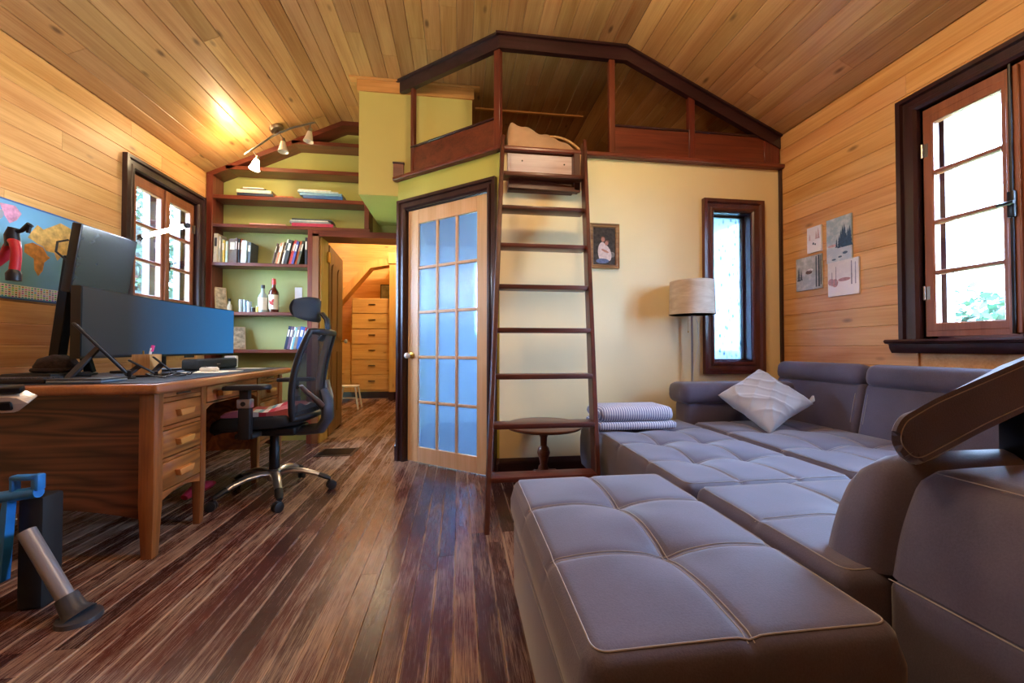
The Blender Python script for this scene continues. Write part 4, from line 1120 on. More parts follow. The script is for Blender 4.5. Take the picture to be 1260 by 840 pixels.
land('australia', '#d3a83a', [[(.90, .22), (.94, .27), (.98, .24), (.985, .14), (.93, .12), (.90, .15)]])

# ------------------------------------------------------------------ desk (own frame: x = depth, y = along its front)
dk = thing('desk', 'old oak pedestal desk with wooden block pulls under the window', 'desk', (-1.268, 1.876, 0), R(2.2))
def dpart(name, bm, mat, parent=dk, **k): return mk(name, bm, mat, parent, w=False, **k)
DW, DLn, DT = .90, 1.51, .765
bm = nb(); box(bm, (-DW, 0, .722), (0, DLn, DT), .014, 3); dpart('desktop', bm, wood('oak_top', '#a8683a', '#7a4420', 'y', 1, .32, 0, 0, 0, .08, coat=.3))
def leg(x, y, w_=.055):
    bm = nb(); pts = []
    box(bm, (x - w_/2, y - w_/2, 0), (x + w_/2, y + w_/2, .722), .004, 2)
    geo = bm.verts[:] + bm.edges[:] + bm.faces[:]
    bmesh.ops.bisect_plane(bm, geom=geo, plane_co=(0, 0, .24), plane_no=(0, 0, 1))
    for v in bm.verts:
        if v.co.z < .23:
            f_ = 1 - .28 * (1 - v.co.z / .24); v.co.x = x + (v.co.x - x) * f_; v.co.y = y + (v.co.y - y) * f_
    dpart('leg', bm, OAKZ)
for y in (.085, .435, 1.075, 1.425):
    leg(-.075, y, .06 if y in (.085, 1.425) else .045); leg(-.83, y)
bm = nb()
arc = [(-.105, .722), (-.80, .722), (-.80, .185)] + [(-.80 + .695 * k / 16, .185 + .055 * math.sin(PI * k / 16) - .01 * (k / 16)) for k in range(1, 17)]
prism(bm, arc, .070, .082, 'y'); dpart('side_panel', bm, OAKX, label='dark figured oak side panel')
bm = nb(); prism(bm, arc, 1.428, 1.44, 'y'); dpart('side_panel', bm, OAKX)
for a in (.43, 1.07):
    bm = nb(); box(bm, (-.80, a, .23), (-.09, a + .012, .722)); dpart('side_panel', bm, OAK)
bm = nb(); box(bm, (-.83, .45, .28), (-.815, 1.06, .722)); dpart('back_panel', bm, OAK)
bm = nb(); box(bm, (-.80, .09, .235), (-.09, .43, .25)); box(bm, (-.80, 1.08, .235), (-.09, 1.425, .25)); dpart('pedestal_floor', bm, OAK)
def pull(parent, x, y, z, wd=.115):
    bm = nb(); pts = [(y - wd/2, z + .013), (y - wd/2 + .012, z - .017), (y + wd/2 - .012, z - .017), (y + wd/2, z + .013)]
    prism(bm, pts, x, x + .026, 'x', bev=.003); return mk('pull', bm, wood('pull_oak', '#cf8c46', '#a6642c', 'y', 1, .35, 3, .1, 0, .06) if 'pull_oak' not in bpy.data.materials else bpy.data.materials['pull_oak'], parent, w=False)
for ya, yb in ((.117, .411), (1.099, 1.393)):
    ym = (ya + yb) / 2
    bm = nb()
    for za, zb in ((.672, .690), (.544, .560), (.400, .414)): box(bm, (-.100, ya - .006, za), (-.058, yb + .006, zb))
    arcb = [(ya - .006, .268), (yb + .006, .268), (yb + .006, .225)] + [(yb + .006 - (yb - ya + .012) * k / 10, .225 + .028 * math.sin(PI * k / 10)) for k in range(1, 11)]
    prism(bm, arcb, -.100, -.058, 'x'); dpart('front_rail', bm, OAK)
    bm = nb(); box(bm, (-.12, ya, .692), (-.055, yb, .718), .003, 1); tr = dpart('pull_out_tray', bm, OAK)
    bm = nb(); box(bm, (-.056, ym - .05, .700), (-.045, ym + .05, .708), .002, 1); mk('pull', bm, SATIN, tr, w=False)
    for za, zb in ((.562, .670), (.416, .542), (.270, .398)):
        bm = nb(); box(bm, (-.12, ya, za + .002), (-.054, yb, zb - .002), .005, 2); dr = dpart('drawer', bm, OAK)
        pull(dr, -.055, ym, (za + zb) / 2)
bm = nb(); box(bm, (-.12, .465, .628), (-.054, 1.045, .716), .005, 2); dr = dpart('drawer', bm, OAK); pull(dr, -.055, .62, .668); pull(dr, -.055, .89, .668)
bm = nb(); prism(bm, [(.455, .622), (1.055, .622), (1.055, .585)] + [(1.055 - .6 * k / 14, .585 + .03 * min(1, 3 * math.sin(PI * k / 14))) for k in range(1, 15)], -.10, -.06, 'x'); dpart('front_rail', bm, OAK)
MDK = Matrix.Translation((-1.268, 1.876, 0)) @ Matrix.Rotation(R(2.2), 4, 'Z')
pad = nb(); box(pad, (-.86, .05, DT + .0003), (-.035, 1.46, DT + .004), .0015, 1, MDK); pd = mk('desk_pad', pad, plain('blue_black_pad', '#26303f', .4, bump=.1, bscale=300)); tag(pd, 'large blue-black desk mat covering the oak desktop', 'desk mat')
ZD = DT + .0045

# ------------------------------------------------------------------ office chair (own frame, facing -x)
oc = thing('office_chair', 'black mesh office chair with head rest on a silver five-star base', 'chair', (-1.15, 2.69, 0), R(-4))
def cp(name, bm, mat, parent=oc, **k): return mk(name, bm, mat, parent, w=False, **k)
bm = nb(); lathe(bm, [(0, .095), (.038, .095), (.045, .12), (.042, .155), (.030, .165), (0, .165)], 20); hub = cp('base_hub', bm, GREYM)
for k in range(5):
    a = R(14 + 72 * k); c, s_ = math.cos(a), math.sin(a)
    bm = nb(); tube(bm, [(c * r_, s_ * r_, z_) for r_, z_ in ((.03, .135), (.09, .146), (.16, .138), (.23, .115), (.29, .085))], [.030, .028, .025, .022, .018], 12, sq=(1.0, .62)); lg = cp('base_leg', bm, GREYM)
    bm = nb(); tube(bm, [(c * .255, s_ * .255, .104), (c * .30, s_ * .30, .083), (c * .325, s_ * .325, .070)], [.021, .021, .014], 12, sq=(1.05, .72)); mk('end_cap', bm, BLACKP, lg, w=False)
    w_ = R(40 + 50 * k); cw, sw = math.cos(w_), math.sin(w_); cx, cy = c * .318, s_ * .318
    bm = nb()
    tube(bm, [(cx, cy, .078), (cx, cy, .045)], .007, 8)
    for q in (-1, 1):
        M = Matrix.Translation((cx + cw * .012 - sw * .012 * q, cy + sw * .012 + cw * .012 * q, .029)) @ Matrix.Rotation(w_, 4, 'Z') @ Matrix.Rotation(R(90), 4, 'X')
        lathe(bm, [(0, -.008), (.022, -.008), (.029, -.005), (.029, .005), (.022, .008), (0, .008)], 18, M=M)
    cbox(bm, (0, 0, 0), (.035, .012, .03), .005, 2, Matrix.Translation((cx + cw * .006, cy + sw * .006, .048)) @ Matrix.Rotation(w_, 4, 'Z'))
    mk('caster', bm, BLACKP, lg, w=False)
bm = nb(); lathe(bm, [(0, .16), (.030, .16), (.030, .30), (.026, .305), (.026, .41), (0, .41)], 18); cp('gas_column', bm, BLACKM)
bm = nb(); box(bm, (-.12, -.10, .385), (.17, .10, .438), .015, 3); tube(bm, [(-.05, -.09, .41), (-.05, -.25, .405)], .006, 8); cp('tilt_mechanism', bm, BLACKP)
bm = nb(); pts = roundpoly([(-.27, -.24), (.20, -.23), (.20, .23), (-.27, .24)], .09, 6); prism(bm, pts, .435, .505, 'z', bev=.028)
for v in bm.verts: v.co.z += -.04 * max(0, (-.12 - v.co.x) / .15) ** 2 + .02 * (abs(v.co.y) / .24) ** 2 + .02 * max(0, v.co.x / .2) ** 2
cp('seat', bm, plain('black_mesh_seat', '#141417', .8, bump=.5, bscale=400))
def mesh_fabric():
    s = NT('black_back_mesh'); s.p.inputs['Base Color'].default_value = (.012, .012, .014, 1); s.p.inputs['Roughness'].default_value = .7
    t_ = s.n('BsdfTransparent'); m = s.n('MixShader', {0: .17, 1: s.p.outputs[0], 2: t_.outputs[0]}); s.t.links.new(m.outputs[0], s.out.inputs[0]); return s.m
def bx_(u, v):                                # back surface: u across, v up (0..1)
    wd = .235 * (1 - .22 * v ** 2 - .16 * (1 - v) ** 3)
    x = .20 + .10 * v + .035 * math.sin(PI * v * .9) * -1 + .055 * (1 - u * u) * (1 - .3 * v)
    return V(x, u * wd, .505 + .515 * v)
bm = nb(); nu, nv = 16, 22
g = [[bm.verts.new(bx_(2 * i / nu - 1, j / nv)) for i in range(nu + 1)] for j in range(nv + 1)]
for j in range(nv):
    for i in range(nu): bm.faces.new((g[j][i], g[j][i+1], g[j+1][i+1], g[j+1][i]))
bk2 = cp('back_mesh', bm, mesh_fabric())
loop = [bx_(-1, k / 16) for k in range(17)] + [bx_(-1 + 2 * k / 10, 1) for k in range(1, 10)] + [bx_(1, 1 - k / 16) for k in range(17)] + [bx_(1 - 2 * k / 10, 0) for k in range(1, 10)]
bm = nb(); tube(bm, loop, .019, 10, closed=True); cp('back_frame', bm, BLACKP)
bm = nb(); tube(bm, [(.02, 0, .40), (.16, 0, .40), (.285, 0, .415), (.325, 0, .48), (.325, 0, .58), (.295, 0, .66)], [.04, .05, .06, .055, .05, .035], 14, sq=(1.2, .6)); cp('spine', bm, DARKGREY)
for q in (-1, 1):
    bm = nb(); tube(bm, [(.31, q * .02, .54), (.30, q * .10, .60), (.262, q * .16, .66), (.245, q * .195, .70)], [.026, .022, .018, .014], 10, sq=(1, .6)); cp('lumbar_arm', bm, GREYM)
    bm = nb(); cbox(bm, (-.02, q * .24, .425), (.10, .10, .03), .008, 2); box(bm, (-.045, q * .285 - .02, .41), (.02, q * .285 + .02, .585), .008, 2); ab = cp('arm_bracket', bm, BLACKP)
    bm = nb(); box(bm, (-.050, q * .285 - .023, .585), (.022, q * .285 + .023, .635), .006, 2); mk('arm_collar', bm, GREYM, ab, w=False)
    bm = nb(); lathe(bm, [(0, 0), (.013, 0), (.013, .004), (0, .004)], 14, M=Matrix.Translation((-.012, q * .309, .61)) @ Matrix.Rotation(R(-90 * q), 4, 'X')); mk('arm_button', bm, BLACKP, ab, w=False)
    bm = nb(); box(bm, (-.04, q * .285 - .017, .63), (.012, q * .285 + .017, .69), .006, 2); mk('arm_post', bm, BLACKP, ab, w=False)
    bm = nb(); pts = roundpoly([(-.125, -.045), (.12, -.04), (.12, .04), (-.125, .045)], .03, 5); prism(bm, pts, .688, .714, 'z', bev=.010)
    for v in bm.verts: v.co.y += q * .285; v.co.z -= .012 * max(0, (-.08 - v.co.x) / .08)
    mk('arm_pad', bm, plain('arm_pad_rubber', '#26262b', .35) if 'arm_pad_rubber' not in bpy.data.materials else bpy.data.materials['arm_pad_rubber'], ab, w=False)
bm = nb(); tube(bm, [(.275, 0, .97), (.325, 0, 1.03), (.315, 0, 1.10), (.285, 0, 1.14)], [.022, .022, .020, .018], 12, sq=(1.7, .7)); cp('headrest_stalk', bm, BLACKP)
bm = nb(); nu, nv = 16, 10
def hx(u, v, t_):
    rr_ = (1 - abs(u) ** 3.2 * .35)
    return V(.255 - .075 * u * u - .02 * math.cos(PI * (v - .5)) + (.03 if t_ else -.012) * (1 - .6 * u * u) * math.sin(PI * min(1, max(0, v))) ** .4, u * .155, 1.16 + (v - .5) * .155 * rr_)
for t_ in (0, 1):
    g = [[bm.verts.new(hx(2 * i / nu - 1, j / nv, t_)) for i in range(nu + 1)] for j in range(nv + 1)]
    for j in range(nv):
        for i in range(nu): bm.faces.new((g[j][i], g[j][i+1], g[j+1][i+1], g[j+1][i]))
bmesh.ops.remove_doubles(bm, verts=bm.verts, dist=.0005); 
cp('headrest', bm, plain('headrest_padding', '#1c1c20', .6, bump=.3, bscale=300))
def stripe_cloth():
    s = NT('pink_striped_cloth'); v = s.coords()
    f = s.math('FRACT', s.math('MULTIPLY', s.n('SeparateXYZ', {0: v}).outputs[0], 3.6))
    c = s.ramp(f, [(0, lin('#b8606a')), (.42, lin('#c97f80')), (.5, lin('#cfe0e8')), (.62, lin('#6fa9c4')), (.72, lin('#dccfd0')), (.85, lin('#b5283e'))]); 
    nd = [n_ for n_ in s.t.nodes if n_.type == 'VALTORGB'][0]; nd.color_ramp.interpolation = 'CONSTANT'
    s.set(s.p.inputs['Base Color'], c); s.p.inputs['Roughness'].default_value = .9; s.bump(s.noise(v, 250, 2), .4, .002); return s.m
bm = nb(); drape(bm, -.20, .185, -.20, .20, .515, lambda u, v: .012 + .035 * u + .012 * math.sin(7 * u + 4 * v) + .008 * math.sin(15 * v + 3 * u))
bm.transform(Matrix.Translation((-1.15, 2.69, 0)) @ Matrix.Rotation(R(-4), 4, 'Z')); 
bt = mk('seat_towel', bm, stripe_cloth()); tag(bt, 'crumpled pink, red and blue striped towel on the office chair seat', 'towel')

# ------------------------------------------------------------------ screens and things on the desk
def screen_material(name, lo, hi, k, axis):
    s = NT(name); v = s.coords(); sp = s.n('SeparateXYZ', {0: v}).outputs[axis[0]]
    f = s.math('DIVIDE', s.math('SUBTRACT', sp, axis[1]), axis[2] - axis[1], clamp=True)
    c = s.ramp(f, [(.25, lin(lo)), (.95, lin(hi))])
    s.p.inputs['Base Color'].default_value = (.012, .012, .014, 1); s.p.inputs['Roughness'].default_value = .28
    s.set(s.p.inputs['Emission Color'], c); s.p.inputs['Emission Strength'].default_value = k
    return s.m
mon = thing('curved_monitor', 'very wide curved monitor on the desk, a blue sky reflection painted on its screen', 'monitor', (-1.95, 2.82, ZD))
def arcx(t): return -1.80 - .055 * (1 - (2 * t - 1) ** 2)
Y0, Y1, Z0, Z1 = 2.165, 3.475, .868, 1.222
def curved(x_off0, x_off1, ya, yb, za, zb, n=28):
    bm = nb(); F_, B_ = [], []
    for i in range(n + 1):
        t = i / n; x = arcx(t); y = ya + (yb - ya) * t
        F_.append([bm.verts.new((x + x_off1, y, z)) for z in (za, zb)]); B_.append([bm.verts.new((x + x_off0, y, z)) for z in (za, zb)])
    for i in range(n):
        bm.faces.new((F_[i][0], F_[i+1][0], F_[i+1][1], F_[i][1])); bm.faces.new((B_[i][0], B_[i][1], B_[i+1][1], B_[i+1][0]))
        bm.faces.new((F_[i][1], F_[i+1][1], B_[i+1][1], B_[i][1])); bm.faces.new((F_[i][0], B_[i][0], B_[i+1][0], F_[i+1][0]))
    for i in (0, n): bm.faces.new((F_[i][0], F_[i][1], B_[i][1], B_[i][0]))
    return bm
mk('casing', curved(-.045, -.002, Y0, Y1, Z0, Z1), BLACKP, mon)
sc = mk('screen', curved(-.003, .0, Y0 + .006, Y1 - .006, Z0 + .012, Z1 - .006), screen_material('painted_sky_reflection', '#16202c', '#1f6fb0', .55, (1, Y0, Y1)), mon, smooth=60)  # screen is off; its blue sky reflection is painted in as a glow
bm = nb(); box(bm, (-1.98, 2.75, .80), (-1.90, 2.89, 1.12), .01, 2); mk('neck', bm, BLACKP, mon)
bm = nb(); box(bm, (-2.06, 2.66, ZD), (-1.86, 2.98, ZD + .014), .005, 2); box(bm, (-1.99, 2.78, ZD + .01), (-1.93, 2.86, .82), .008, 2); mk('foot', bm, BLACKP, mon)
bm = nb(); box(bm, (-1.805, 2.90, Z0 - .012), (-1.798, 2.99, Z0 + .002)); mk('control_bump', bm, BLACKP, mon)

um = thing('square_monitor', 'nearly square dark monitor tipped forward above the wide one', 'monitor', (-2.1, 2.46, ZD))
Mu = Matrix.Translation((-1.93, 2.465, 1.378)) @ Matrix.Rotation(R(8), 4, 'Y')
bm = nb(); box(bm, (-.045, -.178, -.178), (0, .178, .178), .006, 2, Mu); mk('casing', bm, BLACKP, um)
bm = nb(); box(bm, (.0, -.172, -.172), (.002, .172, .172), M=Mu); mk('screen', bm, plain('dark_screen', '#23252a', .25, var=.1), um, smooth=0)
bm = nb(); tube(bm, [(-1.98, 2.46, 1.38), (-2.10, 2.47, 1.36)], .028, 12)
stick(bm, (-2.10, 2.47, 1.42), (-2.12, 2.41, ZD + .012), .05, .05); mk('pole', bm, BLACKM, um)
bm = nb(); stick(bm, (-2.11, 2.45, 1.20), (-2.06, 2.54, ZD + .012), .045, .03); mk('brace', bm, BLACKM, um)
bm = nb(); cbox(bm, (-2.12, 2.47, ZD + .0062), (.14, .22, .012), .004, 1); mk('foot', bm, BLACKM, um)
bm = nb(); tube(bm, [(-1.975, 2.30, 1.47), (-1.99, 2.262, 1.45), (-1.99, 2.255, 1.40), (-1.975, 2.30, 1.36)], .005, 8); mk('cable_loop', bm, BLACKP, um)
lb = thing('light_bar', 'glowing white tube lamp reaching out from the square monitor', 'lamp', (-1.88, 2.60, 1.55))
A_, Bb = V(-1.875, 2.635, 1.585), V(-1.50, 2.42, 1.60)
u_ = (Bb - A_).normalized()
bm = nb(); tube(bm, [A_ + u_ * .02, Bb - u_ * .015], .011, 14); mk('tube', bm, emit('cool_tube', (.80, .90, 1.0, 1), 130.0), lb)
bm = nb(); tube(bm, [A_ - u_ * .03, A_ + u_ * .02], .014, 12); tube(bm, [A_ - u_ * .01, A_ + V(-.02, .0, -.025)], .012, 8); mk('end_cap', bm, BLACKP, lb)
bm = nb(); tube(bm, [Bb - u_ * .015, Bb + u_ * .01], .013, 12); mk('end_cap', bm, BLACKP, lb)

def easel(name, label, cat, bx, by, wd, run, zb, ztp, legrun, th, mat_face, rot=37):
    """slab leaning back on a folding leg; run = how far it leans"""
    t = thing(name, label, cat, (bx, by, ZD))
    T = Matrix.Translation((bx, by, 0)) @ Matrix.Rotation(R(rot), 4, 'Z')
    a, b = V(0, 0, zb), V(-run, 0, ztp); d = (b - a).normalized(); L = (b - a).length
    M = T @ Matrix(((d.z, 0, d.x, a.x), (0, 1, 0, a.y), (-d.x, 0, d.z, a.z), (0, 0, 0, 1)))
    bm = nb(); box(bm, (-th, -wd / 2, 0), (0, wd / 2, L), th * .4, 2, M); s = mk('slab', bm, BLACKP, t)
    bm = nb(); box(bm, (0, -wd / 2 + .008, .01), (.001, wd / 2 - .008, L - .008), M=M); mk('screen', bm, mat_face, s, smooth=0)
    bm = nb(); m = a.lerp(b, .5); stick(bm, T @ (m + V(-th, 0, 0)), T @ V(-legrun, 0, ZD + .008), .03, .014); mk('stand_leg', bm, DARKGREY, t)
    bm = nb(); box(bm, (-legrun - .02, -wd * .35, ZD), (.03, wd * .35, ZD + .008), .003, 1, T)
    box(bm, (-.004, -wd * .3, ZD), (.012, wd * .3, zb + .006), .002, 1, T); mk('stand_base', bm, BLACKM, t)
    return t
DARKSC = bpy.data.materials['dark_screen']
easel('tablet', 'black tablet leaning on a folding stand near the desk end', 'tablet', -1.625, 2.205, .13, .177, .803, 1.04, .20, .014, DARKSC)
easel('phone', 'small black phone on a low stand between tablet and pen cup', 'phone', -1.60, 2.345, .08, .10, .792, .862, .11, .009, DARKSC)
easel('folding_stand', 'low black folding stand beside the white mouse mat', 'stand', -1.60, 2.485, .08, .085, .785, .875, .09, .008, DARKSC)
cupt = thing('pen_cup', 'square wooden pen cup holding a pink marker', 'cup', (-1.76, 2.52, ZD))
bm = nb(); rings(bm, -1.805, -1.715, 2.475, 2.565, [(0, ZD + .004), (0, ZD + .115), (-.008, ZD + .115), (-.008, ZD + .004)], Matrix(((1, 0, 0, 0), (0, 0, 1, 0), (0, 1, 0, 0), (0, 0, 0, 1)))); box(bm, (-1.805, 2.475, ZD), (-1.715, 2.565, ZD + .005)); mk('cup', bm, wood('cup_wood', '#d7a873', '#a97a48', 'z', 1, .5, 2, 0, 0, .1), cupt)
bm = nb(); tube(bm, [(-1.755, 2.51, ZD + .008), (-1.745, 2.53, ZD + .15)], .006, 8); mp_ = mk('marker', bm, WHITEP, cupt)
bm = nb(); tube(bm, [(-1.745, 2.53, ZD + .13), (-1.741, 2.538, ZD + .165)], .0085, 8); mk('marker_cap', bm, plain('hot_pink', '#e0418f', .4), mp_)
bm = nb(); tube(bm, [(-1.775, 2.53, ZD + .008), (-1.78, 2.52, ZD + .135)], .004, 8); mk('pencil', bm, BRASS, cupt)
ms = nb(); box(ms, (-1.66, 2.60, ZD), (-1.42, 2.86, ZD + .003), .001, 1); m_ = mk('mouse_mat', ms, PAPER); tag(m_, 'white square mouse mat on the desk', 'mouse mat')
mo = thing('mouse', 'white computer mouse on the white mat', 'mouse', (-1.56, 2.74, ZD + .003))
bm = nb(); nlat = 10
pts = roundpoly([(-.032, -.055), (.032, -.055), (.032, .055), (-.032, .055)], .028, 5); prism(bm, pts, 0, .034, 'z', bev=.012)
for v in bm.verts: v.co.z *= 1 - .35 * abs(v.co.y) / .055
bm.transform(Matrix.Translation((-1.56, 2.74, ZD + .0032)) @ Matrix.Rotation(R(70), 4, 'Z')); mk('shell', bm, WHITEP, mo)
bm = nb(); tube(bm, [(-1.575, 2.735, ZD + .034), (-1.583, 2.732, ZD + .033)], .005, 8); mk('wheel', bm, DARKGREY, mo)
sbt = thing('sound_bar', 'dark fabric sound bar standing under the wide monitor', 'speaker', (-1.76, 3.1, ZD))
bm = nb(); box(bm, (-1.80, 2.86, ZD + .004), (-1.70, 3.34, ZD + .075), .014, 3); mk('body', bm, plain('speaker_fabric', '#2b3138', .8, bump=.6, bscale=500), sbt)
bm = nb(); box(bm, (-1.79, 2.88, ZD), (-1.71, 3.32, ZD + .005)); mk('foot', bm, BLACKP, sbt)
bm = nb(); box(bm, (-1.6985, 3.07, ZD + .035), (-1.698, 3.11, ZD + .040)); mk('badge', bm, GREYM, sbt, smooth=0)
wb = thing('white_dock', 'white ribbed block standing past the end of the sound bar', 'dock', (-1.76, 3.364, ZD))
bm = nb(); box(bm, (-1.80, 3.344, ZD), (-1.72, 3.384, ZD + .09), .004, 1); mk('body', bm, WHITEP, wb)
for k in range(3):
    bm = nb(); box(bm, (-1.721, 3.349 + k * .012, ZD + .02), (-1.718, 3.355 + k * .012, ZD + .08)); mk('rib', bm, PAPER, wb, smooth=0)
pp = nb(); box(pp, (-1.60, 3.12, ZD), (-1.45, 3.24, ZD + .0015)); p_ = mk('paper_sheet', pp, PAPER, smooth=0); tag(p_, 'small sheet of white paper near the desk edge', 'paper')
hat = thing('knit_cap', 'dark brown fuzzy cap dropped on a black box on the desk', 'cap', (-1.98, 2.26, ZD + .03))
bm = nb(); lathe(bm, [(0, .082), (.035, .078), (.065, .06), (.080, .03), (.075, .0), (0, .0)], 22, (-1.98, 2.26, ZD + .034))
for v in bm.verts: v.co.z += .006 * math.sin(v.co.x * 90) * math.cos(v.co.y * 80)
mk('crown', bm, plain('brown_fleece', '#2e211c', .95, var=.5, scale=80, bump=1.0, bscale=150), hat)
bm = nb(); tube(bm, [(-1.98 + .080 * math.cos(2 * PI * k / 20), 2.26 + .080 * math.sin(2 * PI * k / 20), ZD + .043) for k in range(20)], .010, 8, closed=True); mk('brim', bm, bpy.data.materials['brown_fleece'], hat)
bx2 = thing('black_case', 'flat black case under the fuzzy cap', 'case', (-1.98, 2.24, ZD))
bm = nb(); box(bm, (-2.10, 2.13, ZD), (-1.89, 2.34, ZD + .030), .006, 2); mk('body', bm, BLACKP, bx2)
bm = nb(); box(bm, (-2.102, 2.128, ZD + .015), (-1.888, 2.342, ZD + .018)); mk('seam', bm, DARKGREY, bx2, smooth=0)
kb_ = thing('keyboard', 'slim black keyboard at the near corner of the desk mat', 'keyboard', (-1.86, 1.96, ZD))
bm = nb(); box(bm, (-2.03, 1.93, ZD), (-1.74, 2.03, ZD + .018), .004, 2); mk('case', bm, BLACKP, kb_)
bm = nb()
for i in range(13):
    for j in range(4): box(bm, (-2.022 + i * .0214, 1.935 + j * .0228, ZD + .018), (-2.004 + i * .0214, 1.954 + j * .0228, ZD + .023))
ky = mk('keys', bm, DARKGREY, kb_, smooth=0); ky['kind'] = 'stuff'
nt_ = thing('laptop', 'thin closed silver-edged laptop lying near the tablet', 'laptop', (-1.62, 2.0, ZD))
bm = nb(); box(bm, (-1.73, 1.925, ZD), (-1.52, 2.065, ZD + .012), .004, 2); mk('base', bm, plain('blue_grey_metal', '#7d92a8', .35, metal=.6), nt_)
bm = nb(); box(bm, (-1.73, 1.925, ZD + .0125), (-1.52, 2.065, ZD + .019), .003, 2); mk('lid', bm, DARKGREY, nt_)
for i, (x, y, r_, lab) in enumerate(((-1.47, 2.20, .045, 'black cable coil lying by the tablet stand'), (-1.46, 2.34, .045, 'black cable loop lying before the phone stand'))):
    bm = nb(); pts = [(x + (r_ + .01 * math.sin(5 * a)) * math.cos(a), y + (r_ + .012 * math.cos(3 * a)) * math.sin(a) * 1.3, ZD + .006 + .010 * (1 + math.sin(2 * a + i))) for a in [k * .3 for k in range(34)]]
    tube(bm, pts, .0035, 6); c_ = mk('cable', bm, BLACKP); tag(c_, lab, 'cable')

# ------------------------------------------------------------------ books and bottles on the shelves
COLW = {'cream': '#d8d0bc', 'stone': '#b9b3a3', 'sage': '#8fa08c', 'yellow': '#d6b94a', 'mint': '#b5cfc8', 'brown': '#6e5a4a', 'russet': '#5a4034', 'black': '#1b1c20', 'rust': '#a4532c', 'pale blue': '#bcd3dc', 'slate': '#4b565c', 'maroon': '#4a2f2c', 'white': '#dedad4', 'orange': '#d8784a', 'tan': '#c9b18e', 'brick': '#8a4632', 'ivory': '#e3d8bf', 'charcoal': '#34322f', 'red': '#b8322a', 'crimson': '#a8242e', 'indigo': '#4a4a8c', 'olive': '#4a4e40', 'navy': '#1e2a42', 'plum': '#6a5064', 'teal': '#6fb4bd', 'taupe': '#8a7d70', 'blue': '#2d5a9a', 'sky': '#6f9cc0', 'pink': '#d89a8a', 'magenta': '#b5284a', 'grey': '#8c8c90'}
BM = {k: plain('cover_' + k.replace(' ', '_'), v, .5, var=.12, scale=40) for k, v in COLW.items()}
def book(colr, w_, h, dep, M, label, group):
    """book standing with its spine to the front: x = thickness, y = depth, z = height"""
    b = thing('book', label, 'book', M.translation, group=group)
    bm = nb(); t = min(.003, w_ * .15)
    box(bm, (0, 0, 0), (w_, .004, h), .0012, 1, M); box(bm, (0, .003, 0), (t, dep, h), M=M); box(bm, (w_ - t, .003, 0), (w_, dep, h), M=M); mk('cover', bm, BM[colr], b, smooth=0)
    bm = nb(); box(bm, (t, .005, .002), (w_ - t, dep - .004, h - .004), M=M); mk('pages', bm, CREAMPAGES, b, smooth=0)
    bm = nb(); box(bm, (w_ * .2, -.0006, h * .55), (w_ * .8, .0, h * .85), M=M); mk('spine_label', bm, BM['ivory' if colr not in ('ivory', 'cream', 'white') else 'charcoal'], b, smooth=0)
    return b
ORD = ['first', 'second', 'third', 'fourth', 'fifth', 'sixth', 'seventh', 'eighth', 'ninth', 'tenth', 'eleventh', 'twelfth', 'thirteenth']
x = XL + .062
for i, (c_, w_, h) in enumerate((('cream', .034, .272), ('stone', .020, .245), ('sage', .016, .222), ('yellow', .017, .212), ('mint', .020, .205), ('brown', .066, .232), ('russet', .016, .236), ('black', .015, .230), ('rust', .012, .234), ('pale blue', .046, .212), ('slate', .030, .200))):
    M = Matrix.Translation((x, YB + .012 + .01 * (i % 3), 1.7287 + w_ * math.sin(R(1.2 if i < 9 else 3)))) @ Matrix.Rotation(R(1.2 if i < 9 else 3), 4, 'Y'); book(c_, w_, h, .14, M, '%s book, %s from the pine wall on the upper book shelf' % (c_, ORD[i]), 'books against the window end of the shelf'); x += w_ + .0025
x = -1.462
lst = (('black', .022, .262), ('olive', .022, .235), ('orange', .020, .232), ('indigo', .022, .226), ('red', .024, .238), ('brick', .010, .225), ('charcoal', .036, .236), ('ivory', .016, .246), ('maroon', .014, .215), ('tan', .015, .212), ('orange', .018, .206), ('white', .015, .202), ('russet', .012, .20))
for i, (c_, w_, h) in enumerate(lst):
    ang = 13 if i else 0.5
    x -= w_ / math.cos(R(ang)) + .0012 + (h * math.sin(R(13)) if i == 1 else 0)
    M = Matrix.Translation((x, YB + .012 + .008 * (i % 3), 1.7287 + w_ * math.sin(R(ang)))) @ Matrix.Rotation(R(ang), 4, 'Y')
    book(c_, w_, h, .14, M, '%s book leaning, %s from the door-side upright on the upper shelf' % (c_, ORD[i]), 'books leaning on the door-side upright')
x = -1.50
for i, (c_, w_, h) in enumerate((('crimson', .012, .215), ('blue', .040, .220), ('taupe', .026, .222), ('teal', .014, .215), ('white', .012, .220), ('plum', .026, .222), ('navy', .024, .226))):
    ang = 11
    x -= w_ / math.cos(R(ang)) + .0015
    M = Matrix.Translation((x, YB + .012, .9057 + w_ * math.sin(R(ang)))) @ Matrix.Rotation(R(ang), 4, 'Y')
    book(c_, w_, h, .14, M, '%s book leaning on the lowest book shelf behind the chair' % c_, 'books on the shelf behind the chair')
